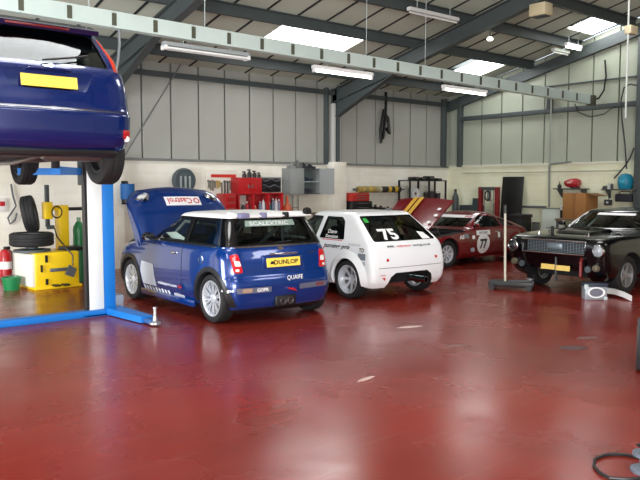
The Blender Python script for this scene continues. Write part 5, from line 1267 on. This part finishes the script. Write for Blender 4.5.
for i, (xp, w_, h_, sz) in enumerate(((428, .12, .2, 'narrow'), (434, .16, .24, 'large'), (440, .14, .18, 'low'))):
    q = on_y(xp, 198, YB - .4); b = thing('parts_tub', sz + ' dark tub on the middle shelf of the black rack', 'tub', (q.x, YB - .32, 1.35), 0, 'tubs in the shelf rack'); MB().lathe([(0, 0), (w_ * .45, 0), (w_ * .55, h_), (w_ * .6, h_), (w_ * .5, h_ * .95), (w_ * .4, .02), (0, .02)], 16).build('tub_body', M('tub_dark', (48, 36, 38), .6), b); MB().tube([(w_ * .55 * math.cos(a), 0, h_ + .05 * math.sin(a)) for a in [PI * i_ / 8 for i_ in range(9)]], .005, 5).build('tub_handle', steel_grey, b)
# hanging loop of dark cable on the panels, diagonal brace and small pipe
pts = [(386, 92), (386, 102), (385.5, 118), (383, 138), (381, 143), (380.5, 130), (384, 110), (388, 118), (389.5, 134), (386, 128)]
tag(MB().tube([tuple(wall_p(x, y, .10)) for x, y in pts], .045, 6).build('cable_bundle', black_plastic), 'dark cable bundle hanging on the upper wall panels', 'cable')
tag(MB().cyl(tuple(on_y(181, 64, YB - .30)), tuple(on_y(124, 157, YB - .30)), .014, 6).build('brace_rod', steel_grey), 'thin diagonal brace rod across the upper wall panels', 'rod')
tag(MB().tube([tuple(on_y(x, y, TY - .05)) for x, y in ((119, 30), (119.5, 44), (118, 60), (115, 78))], .02, 6).build('drop_cable', steel_grey), 'grey drop cable hanging from the trunking beside the raised car', 'cable')

# ================================================================ ON AND AGAINST THE GABLE WALL
def gx(x, y, d=0.0): return on_x(x, y, XR - d)
# gas bottle, panels and bench in the corner
q = gx(455.5, 198, .3)
gas_bottle('gas_cylinder', 'dark slim gas cylinder standing in the wall corner', XR - .30, q.y, .10, gx(455.5, 189, .3).z, M('cylinder_grey', (66, 74, 76), .5), black_plastic)
def lean_panel(name, label, cat, px_l, px_r, ytop, d, mat, thick=.03, zbot=0.0, tilt=5):
    a = gx(px_l, ytop, d); b = gx(px_r, ytop, d); h = a.z - zbot
    t = thing(name, label, cat, (XR - d, (a.y + b.y) / 2, zbot)); W_ = abs(a.y - b.y) / 2
    MB().box(0, thick, -W_, W_, 0, h, .006, mtx=Matrix.Rotation(math.radians(tilt), 4, 'Y')).build('panel_sheet', mat, t)
    return t, W_, h
t, W_, h = lean_panel('door_panel', 'tall black door panel leaning against the gable wall', 'panel', 499, 520, 176.5, .32, M('panel_black', (16, 18, 18), .45))
MB().box(-.02, 0, -W_ * .8, -W_ * .6, h * .45, h * .5, mtx=Matrix.Rotation(math.radians(5), 4, 'Y')).build('panel_latch', steel_dark, t, smooth=0)
t, W_, h = lean_panel('sheet_panel', 'small slate blue sheet leaning by the red press', 'panel', 470, 479, 198, .72, M('slate_sheet', (52, 66, 72), .5)); MB().box(-.012, 0, -W_ * .9, W_ * .9, h - .04, h, mtx=Matrix.Rotation(math.radians(5), 4, 'Y')).build('panel_edge', steel_dark, t, smooth=0)
t, W_, h = lean_panel('board', 'pale grey green board leaning on the gable wall behind the muscle car', 'board', 540.5, 563.5, 207.5, .42, M('pale_board', (204, 216, 206), .6)); MB().box(-.014, 0, -W_, W_, h - .03, h, mtx=Matrix.Rotation(math.radians(5), 4, 'Y')).build('board_edge', M('board_edge', (120, 130, 124), .6), t, smooth=0)
t, W_, h = lean_panel('sheet_panel', 'short grey steel sheet standing beside the pale board', 'panel', 531, 538, 222, .30, M('sheet_grey', (104, 110, 106), .5)); MB().box(-.012, 0, -W_, W_, h - .03, h, mtx=Matrix.Rotation(math.radians(5), 4, 'Y')).build('panel_edge', steel_dark, t, smooth=0)
# red workshop press
a = gx(481, 187, .75); b = gx(497.5, 187, .75); W_ = abs(a.y - b.y) / 2; HT = a.z
t = thing('workshop_press', 'red steel workshop press frame with hanging chain beside the black panel', 'press', (XR - .75, (a.y + b.y) / 2, 0))
for sy in (-1, 1):
    MB().box(-.06, .06, sy * W_ - .05, sy * W_ + .05, .05, HT, .006).build('upright', red_dark, t); MB().box(-.30, .30, sy * W_ - .05, sy * W_ + .05, 0, .06, .006).build('foot', red_dark, t)
MB().box(-.05, .05, -W_, W_, HT - .09, HT, .006).build('top_beam', steel_dark, t)
MB().box(-.09, .09, -W_, W_, .80, .92, .006).build('press_bed', red_dark, t)
MB().cyl((0, 0, HT - .09), (0, 0, HT - .40), .05, 14).build('ram', steel_grey, t)
MB().tube([(-.07, .09 * math.cos(a_), HT - .24 + .13 * math.sin(a_)) for a_ in [2 * PI * i / 14 for i in range(14)]], .022, 6, closed=True).build('chain_loop', black_plastic, t)
for sy in (-1, 1): MB().cyl((.0, sy * W_ * .55, HT - .09), (0, sy * W_ * .55, .92), .012, 6).build('return_spring', steel_grey, t)
# low dark cabinet behind the red coupe
a = gx(461, 205, .45); b = gx(476, 205, .45)
t = thing('low_cabinet', 'low dark steel cabinet along the gable wall behind the red coupe', 'cabinet', (XR - .50, (a.y + b.y) / 2, 0)); W_ = abs(a.y - b.y) / 2; H_ = max(.7, a.z)
MB().box(-.02, .46, -W_, W_, .05, H_, .008).build('cabinet_body', M('cabinet_dark', (46, 54, 56), .5), t)
for sy in (-.5, .5): d_ = MB().box(-.035, -.02, W_ * sy - W_ * .46, W_ * sy + W_ * .46, .1, H_ - .05, .004).build('door', M('cabinet_door', (54, 62, 64), .5), t); MB().box(-.05, -.034, W_ * sy * .3 - .01, W_ * sy * .3 + .01, H_ * .5, H_ * .5 + .12).build('door_handle', steel_grey, d_, smooth=0)
MB().box(0, .44, -W_ * .95, W_ * .95, 0, .05).build('plinth', black_plastic, t, smooth=0)
# dark clutter box in front of the black panel
a = gx(514, 214, .6); b = gx(527, 214, .6)
t = thing('storage_crate', 'black storage crate in front of the leaning black panel', 'crate', (XR - .62, (a.y + b.y) / 2, 0)); W_ = abs(a.y - b.y) / 2; H_ = a.z
MB().box(-.2, .24, -W_, W_, 0, H_ * .92, .012).build('crate_body', black_plastic, t); MB().box(-.22, .26, -W_ - .02, W_ + .02, H_ * .92, H_, .01).build('crate_lid', M('lid_grey', (40, 40, 44), .5), t)
# dado rail trunk on the wall
a = gx(520, 206.5, .03); b = gx(546, 206.5, .03)
tag(MB().box(XR - .05, XR - .005, b.y, a.y, a.z - .03, a.z + .03).build('wall_trunking', steel_grey, smooth=0), 'short grey cable trunking strip on the gable wall beside the black panel', 'trunking')
# conduit
a = gx(550.5, 164, .04); b = gx(550, 207, .04); c = gx(572, 161.5, .04)
tag(MB().tube([(XR - .085, b.y, b.z), (XR - .085, a.y, a.z - .06), (XR - .085, a.y - .04, a.z), (XR - .085, c.y, c.z)], .028, 8).build('conduit', M('conduit_grey', (128, 134, 128), .45)), 'grey conduit rising then turning along the top of the gable blockwork', 'pipe')
a = gx(551.5, 98, .1); b = gx(551, 163, .1)
tag(MB().tube([(XR - .16, b.y, b.z - .1), (XR - .16, b.y, a.z)], .022, 8).build('riser_pipe', M('riser_pale', (150, 156, 146), .5)), 'pale riser pipe in front of the gable sheeting up to the trunking end', 'pipe')
tag(MB().tube([(XR - .03, 14.0, gx(470, 173, .03).z), (XR - .03, 9.0, gx(470, 173, .03).z)], .016, 6).build('pipe_run', M('pipe_cream', (176, 180, 160), .5)), 'thin cream pipe running level along the gable blockwork', 'pipe')
# cardboard box on a stand behind the dark car
a = gx(567, 193, .75); b = gx(590, 193, .75); W_ = abs(a.y - b.y) / 2; H_ = a.z
bz = .92
workt = thing('trestle_table', 'steel trestle table behind the muscle car carrying a cardboard box', 'table', (XR - .72, (a.y + b.y) / 2 - .1, 0))
MB().box(-.35, .50, -.75, .55, bz - .05, bz, .006).build('table_top', bt, workt)
for sx in (-.30, .45):
    for sy in (-.70, .50): MB().box(sx - .025, sx + .025, sy - .025, sy + .025, 0, bz - .05).build('leg', bw, workt, smooth=0)
t = thing('cardboard_box', 'large brown cardboard box behind the muscle car windscreen', 'box', (XR - .72, (a.y + b.y) / 2, bz))
MB().box(-.22, .36, -W_, W_, 0, H_ - bz, .008).build('carton', wood, t)
MB().box(-.235, -.218, -W_ * .12, W_ * .12, 0, H_ - bz).build('tape_strip', M('tape_tan', (150, 104, 58), .5), t, smooth=0)
fl_ = MB(); fl_.box(-.20, .34, -W_ - .26, -W_ + .01, -.012, .0, mtx=Matrix.Translation((0, 0, H_ - bz)) @ rotm('X', 14, (0, -W_, 0))); fl_.build('carton_flap', M('cardboard_dark', (132, 92, 52), .8), t, smooth=0)
q = gx(562, 204, .8)
t = thing('plastic_tub', 'small white and black tub on the table beside the cardboard box', 'tub', (XR - .72, q.y, bz)); MB().lathe([(0, 0), (.085, 0), (.09, .20), (0, .20)], 18).build('tub_body', black_plastic, t); MB().lathe([(0, .20), (.09, .20), (.085, .30), (.05, .33), (0, .33)], 18).build('tub_lid', M('reel_white', (206, 208, 208), .45), t)
# wall shelves
def wall_shelf(px0, px1, py, label, depth=.32):
    a = gx(px0, py, depth); b = gx(px1, py, depth); z = a.z
    t = thing('wall_shelf', label, 'shelf', (XR, (a.y + b.y) / 2, z)); W_ = abs(a.y - b.y) / 2
    MB().box(-depth, 0, -W_, W_, -.03, 0, .004).build('shelf_board', M('shelf_dark', (70, 68, 66), .6), t)
    for sy in (-.8, .8): MB().prism([(-depth * .8, -.03), (0, -.03), (0, -.24), (-.03, -.24)], W_ * sy - .012, W_ * sy + .012, 'y').build('bracket', steel_dark, t, smooth=0)
    return z, t
zs, _ = wall_shelf(553, 583, 188.3, 'dark wall shelf carrying a red machine above the cardboard box')
a = gx(565, 186, .2); b = gx(579, 186, .2); W_ = abs(a.y - b.y) / 2
t = thing('polisher', 'red electric polishing machine lying on the dark wall shelf', 'machine', (XR - .17, (a.y + b.y) / 2, zs))
MB().lathe([(0, -W_), (.10, -W_ * .95), (.13, -W_ * .5), (.12, W_ * .3), (.08, W_ * .9), (0, W_)], 20, Matrix.Translation((0, 0, .13)) @ Matrix.Rotation(-PI / 2, 4, 'X')).build('motor_body', M('machine_red', (170, 30, 40), .35, coat=.4), t)
MB().lathe([(0, 0), (.12, 0), (.12, .03), (0, .03)], 20, Matrix.Translation((0, -W_ * .4, 0))).build('pad', black_plastic, t); MB().cyl((0, W_ * .8, .14), (0, W_ * 1.12, .15), .05, 12).build('handle', red_dark, t); MB().box(-.135, -.11, -W_ * .2, W_ * .45, .13, .17, .006).build('label_strip', M('machine_label', (220, 190, 180), .5), t)
q = gx(559, 186, .2)
t = thing('oil_can', 'small black oil can at the end of the dark wall shelf', 'can', (XR - .17, q.y, zs)); MB().lathe([(0, 0), (.05, 0), (.05, .08), (.015, .12), (.012, .17), (0, .17)], 14).build('can_body', black_plastic, t); MB().tube([(.0, 0, .15), (-.05, 0, .19)], .006, 6).build('spout', steel_grey, t)
zs2, _ = wall_shelf(601, 635, 189.0, 'dark wall shelf by the gable post carrying cans')
for i, (xp, r_, h_, rgb, nm) in enumerate(((604.4, .06, .08, (40, 40, 44), 'low black'), (608.4, .045, .13, (200, 204, 198), 'white'), (611.4, .035, .14, (52, 56, 60), 'slim dark'))):
    q = gx(xp, 186, .2); t = thing('can', nm + ' can on the wall shelf by the gable post', 'can', (XR - .17, q.y, zs2)); MB().lathe([(0, 0), (r_, 0), (r_, h_ * .8), (r_ * .6, h_ * .9), (0, h_ * .9)], 14).build('can_body', M('can_' + nm.replace(' ', '_'), rgb, .45), t); MB().lathe([(0, h_ * .88), (r_ * .5, h_ * .88), (r_ * .5, h_), (0, h_)], 10).build('can_cap', steel_grey, t)
q = gx(627, 184, .2)
t = thing('plastic_tub', 'teal blue round lidded tub on the wall shelf', 'tub', (XR - .20, q.y + .04, zs2)); R_ = .185
MB().lathe([(0, 0), (R_ * .75, 0), (R_ * .95, .08), (R_, .18), (R_ * .92, .28), (R_ * .6, .36), (0, .39)], 24).build('shell', M('teal_plastic', (22, 130, 160), .4), t); MB().box(-R_ - .004, -R_ * .9, -.07, .07, .14, .22, .01).build('label_patch', M('teal_light', (60, 160, 186), .4), t)
q0 = gx(622.5, 194.5, .3)
t = thing('tool_bag', 'black tool bag hanging under the wall shelf', 'bag', (XR - .17, q0.y, zs2 - .03 - .28)); MB().box(-.10, .10, -.22, .22, 0, .19, .03).build('bag_body', M('bag_black', (30, 32, 42), .7), t); MB().tube([(0, -.15, .18), (0, -.12, .25), (0, .12, .25), (0, .15, .18)], .012, 6).build('bag_strap', black_plastic, t)
q0 = gx(606, 202, .1)
t = thing('socket_box', 'small dark switch box on the gable wall under the shelf', 'switch', (XR - .03, q0.y, q0.z)); MB().box(-.06, .03, -.12, .06, -.08, .06, .008).build('box_body', M('switch_dark', (48, 50, 52), .5), t); MB().box(-.08, -.058, -.06, .0, -.04, .02, .004).build('switch_lever', M('reel_white', (206, 208, 208), .45), t); MB().cyl((0, -.03, .06), (0, -.03, zs2 - q0.z - .05), .012, 6).build('feed_pipe', steel_grey, t)
# cables at the right
tag(MB().tube([tuple(gx(x, y, .25)) for x, y in ((634, 148), (630, 158), (625, 166), (619, 173), (614, 178.5))], .018, 6).build('power_lead', black_plastic), 'black power lead slanting down the gable wall beside the shelf', 'cable')
tag(MB().tube([tuple(gx(x, y, .12)) for x, y in ((590, 101), (599, 98), (604, 90), (606, 76), (605, 60))], .022, 6).build('feed_cable', black_plastic), 'black feed cable curving from the trunking end up the gable wall', 'cable')
tag(MB().tube([tuple(gx(x, y, .16)) for x, y in ((575, 104), (578, 112), (590, 117), (604, 114), (615, 106))], .012, 6).build('slack_cable', black_plastic), 'thin slack cable drooping across the gable sheeting rail', 'cable')
tag(MB().tube([tuple(gx(x, y, .20)) for x, y in ((640, 86), (630, 84), (624, 88), (621, 100), (622, 120), (625, 145), (626, 160), (626.5, 169))], .020, 6).build('air_line', M('air_line_dark', (58, 64, 64), .5)), 'dark air line looping down to the teal tub', 'hose')
q1 = on_y(630, 0, 6.2); q2 = on_y(625.5, 118, 6.2)
t = thing('hanging_pole', 'white pole with a beige box hanging down from the roof near the gable wall', 'pole', (q2.x, q2.y, q2.z))
MB().cyl((0, 0, 0), (0, 0, roof_z(6.2) - .03 - q2.z), .016, 8).build('tube', M('pole_white', (190, 196, 190), .4), t)
zb_ = on_y(634, 31, 6.2).z - q2.z; MB().box(-.02, .22, -.06, .06, zb_ - .07, zb_ + .07, .01).build('junction_box', M('box_beige', (196, 184, 150), .5), t)
# heater and bulb under the near rafter
q = on_x(541, 3, 12.6)
t = thing('ceiling_heater', 'beige heater box fixed under the sloping steel rafter', 'heater', (12.6, q.y, roof_z(q.y) - .56)); MB().box(-.14, .14, -.18, .18, -.26, -.02, .015).build('heater_body', M('box_beige', (196, 184, 150), .5), t); MB().box(-.11, .11, -.15, .15, -.275, -.255, .004).build('heater_grille', steel_dark, t); MB().cyl((0, 0, -.03), (0, 0, .02), .03, 8).build('heater_mount', steel_dark, t)
q = on_x(490, 39, 12.6)
t = thing('bulkhead_lamp', 'small white lamp fixed under the steel rafter', 'lamp', (12.6, q.y, roof_z(q.y) - .555)); MB().cyl((0, 0, .0), (0, 0, q.z - (roof_z(q.y) - .555) + .05), .012, 8).build('lamp_stem', steel_dark, t); MB().lathe([(0, -.04), (.05, -.03), (.065, 0), (.05, .03), (0, .05)], 16, Matrix.Translation((0, 0, q.z - (roof_z(q.y) - .555)))).build('lamp_globe', tube_mat, t)
# ================================================================ FLOOR ITEMS
q = on_z(511, 289.5)
t = thing('trolley_jack', 'black trolley jack with a tall pale handle in front of the muscle car', 'jack', (q.x, q.y, 0), math.radians(-62))
MB().box(-.36, .36, -.13, -.10, .05, .15, .01).build('side_plate', M('jack_black', (9, 9, 10), .45), t); MB().box(-.36, .36, .10, .13, .05, .15, .01).build('side_plate', M('jack_black', (9, 9, 10), .45), t)
MB().box(-.34, .05, -.10, .10, .06, .11, .01).build('chassis_plate', M('jack_black', (9, 9, 10), .45), t)
MB().box(-.05, .34, -.05, .05, .10, .15, .015, mtx=rotm('Y', -6, (-.05, 0, .1))).build('lift_arm', M('jack_grey', (60, 62, 64), .5), t)
MB().lathe([(0, 0), (.06, 0), (.06, .02), (.03, .03), (0, .03)], 16, Matrix.Translation((.31, 0, .18))).build('saddle', steel_grey, t)
for x in (-.30, .30):
    for sy in (-.15, .15): MB().cyl((x, sy - .02, .05), (x, sy + .02, .05), .05, 14).build('castor', M('castor_steel', (44, 44, 46), .4, metal=.4), t)
HA = math.radians(1)
q = on_x(503, 208, 0.1)
hd = MB(); hd.cyl((-.10, 0, .12), (-.12, 0, 1.30), .020, 10); hd.build('handle', M('handle_pale', (206, 202, 184), .4), t)
MB().cyl((-.12, 0, 1.28), (-.122, 0, 1.42), .026, 10).build('grip', M('grip_dark', (60, 62, 58), .6), t)
# headlamp carton
q = on_z(596, 300)
t = thing('lamp_unit', 'silver box with an oval lamp face on the floor before the muscle car', 'lamp unit', (q.x, q.y, 0), math.radians(-40))
MB().box(-.17, .17, 0, .16, 0, .24, .012).build('housing', M('housing_silver', (152, 160, 166), .35, metal=.3), t)
MB().box(-.18, .18, -.01, .17, .20, .255, .01).build('housing_top', M('housing_dark', (44, 52, 66), .45), t)
mt = Matrix.Translation((0, 0, .115)) @ Matrix.Rotation(PI / 2, 4, 'X') @ Matrix.Diagonal((1, .62, 1, 1))
MB().lathe([(.105, -.005), (.135, -.005), (.135, .014), (.105, .014)], 28, mt, close=True).build('oval_ring', text_white, t); MB().lathe([(0, .008), (.10, .006), (.10, -.004)], 28, mt).build('lens', M('lens_grey', (110, 112, 124), .2, coat=.5), t)
MB().box(-.19, -.13, -.03, .0, .17, .24, .008).build('corner_tab', M('tab_pale', (190, 200, 200), .4), t); MB().box(.12, .17, -.02, .0, .0, .05, .006).build('corner_tab', M('tab_pale', (190, 200, 200), .4), t)
# white bumper piece lying on the floor
a = on_z(611, 292); b = on_z(631, 299)
t = MB(); pts = [on_z(607, 290, .10), on_z(615, 291, .10), on_z(624, 294, .09), on_z(632, 298, .06)]
vv = bmesh.new(); rows = []
for p_ in pts: rows.append([vv.verts.new(p_ + Vector((0, 0, dz))) for dz in (-.055, 0, .03)] + [vv.verts.new(p_ + Vector((.05, .03, .03))), vv.verts.new(p_ + Vector((.05, .03, -.055)))])
for A, B_ in zip(rows, rows[1:]):
    for i in range(5): vv.faces.new((A[i], A[(i + 1) % 5], B_[(i + 1) % 5], B_[i]))
vv.faces.new(rows[0][::-1]); vv.faces.new(rows[-1]); t._merge(vv)
tag(t.build('trim_strip', white_paint), 'curved white trim strip lying on the floor beside the lamp unit', 'trim')
a = on_z(618, 299)
# black cabinet edge and cable at the right
q = on_z(635.5, 372)
t = thing('floor_cabinet', 'black cabinet standing on the floor at the edge of the bay', 'cabinet', (q.x, q.y, 0), math.radians(-64)); MB().box(0, .45, 0, .4, .02, .45, .01).build('cabinet_body', black_plastic, t); MB().box(.03, .42, -.012, .004, .05, .42, .004).build('front_panel', M('front_panel_dark', (28, 28, 30), .6), t); MB().box(.05, .40, .05, .35, 0, .02).build('foot', black_rubber, t, smooth=0)
pts = [(640, 478), (632, 479), (622, 479), (610, 478), (600, 473), (594, 466), (595, 459), (604, 455), (616, 454), (628, 455), (640, 458)]
tag(MB().tube([tuple(on_z(x, y, .012)) for x, y in pts], .010, 8).build('cable', black_plastic), 'thick black cable looped on the red floor', 'cable')
q = on_z(638, 476)
t = thing('extension_reel', 'grey and yellow cable reel stand at the end of the black floor cable', 'reel', (q.x + .10, q.y + .0, 0)); MB().lathe([(0, 0), (.09, 0), (.09, .02), (.04, .03), (.04, .09), (.08, .10), (.08, .12), (0, .12)], 18).build('reel_body', M('reel_grey', (96, 104, 116), .45), t); MB().tube([(.05 * math.cos(a_), .05 * math.sin(a_), .12 + .05 * abs(math.sin(a_ / 2))) for a_ in [PI * i / 6 for i in range(7)]], .01, 6).build('reel_handle', black_plastic, t)
# scraps and stains on the floor
for (x, y, w_, l_, rot, rgb, nm, lb) in ((410, 327, .05, .16, .4, (190, 170, 165), 'paper_scrap', 'pale paper scrap on the floor below the white hatchback'), (366, 379, .03, .12, .9, (186, 160, 150), 'tape_scrap', 'pale curl of tape on the open red floor'), (573, 348, .10, .16, .2, (70, 44, 44), 'floor_patch', 'dark oval patch plate on the red floor'), (588, 338, .07, .14, .3, (104, 66, 62), 'floor_patch', 'small greyish patch plate on the red floor'), (456, 346, .06, .16, .1, (112, 74, 70), 'floor_patch', 'faint grey patch plate on the floor below the coupe')):
    q = on_z(x, y); m = MB(); n_ = 14
    m.prism([(l_ * math.cos(2 * PI * i / n_) * (1 + .2 * math.sin(3 * i)), w_ * math.sin(2 * PI * i / n_)) for i in range(n_)], 0.0005, .003, 'z', mtx=Matrix.Translation((q.x, q.y, 0)) @ Matrix.Rotation(rot - .7, 4, 'Z'))
    tag(m.build(nm, M('scrap_%d' % x, rgb, .5), smooth=0), lb, nm.replace('_', ' '))
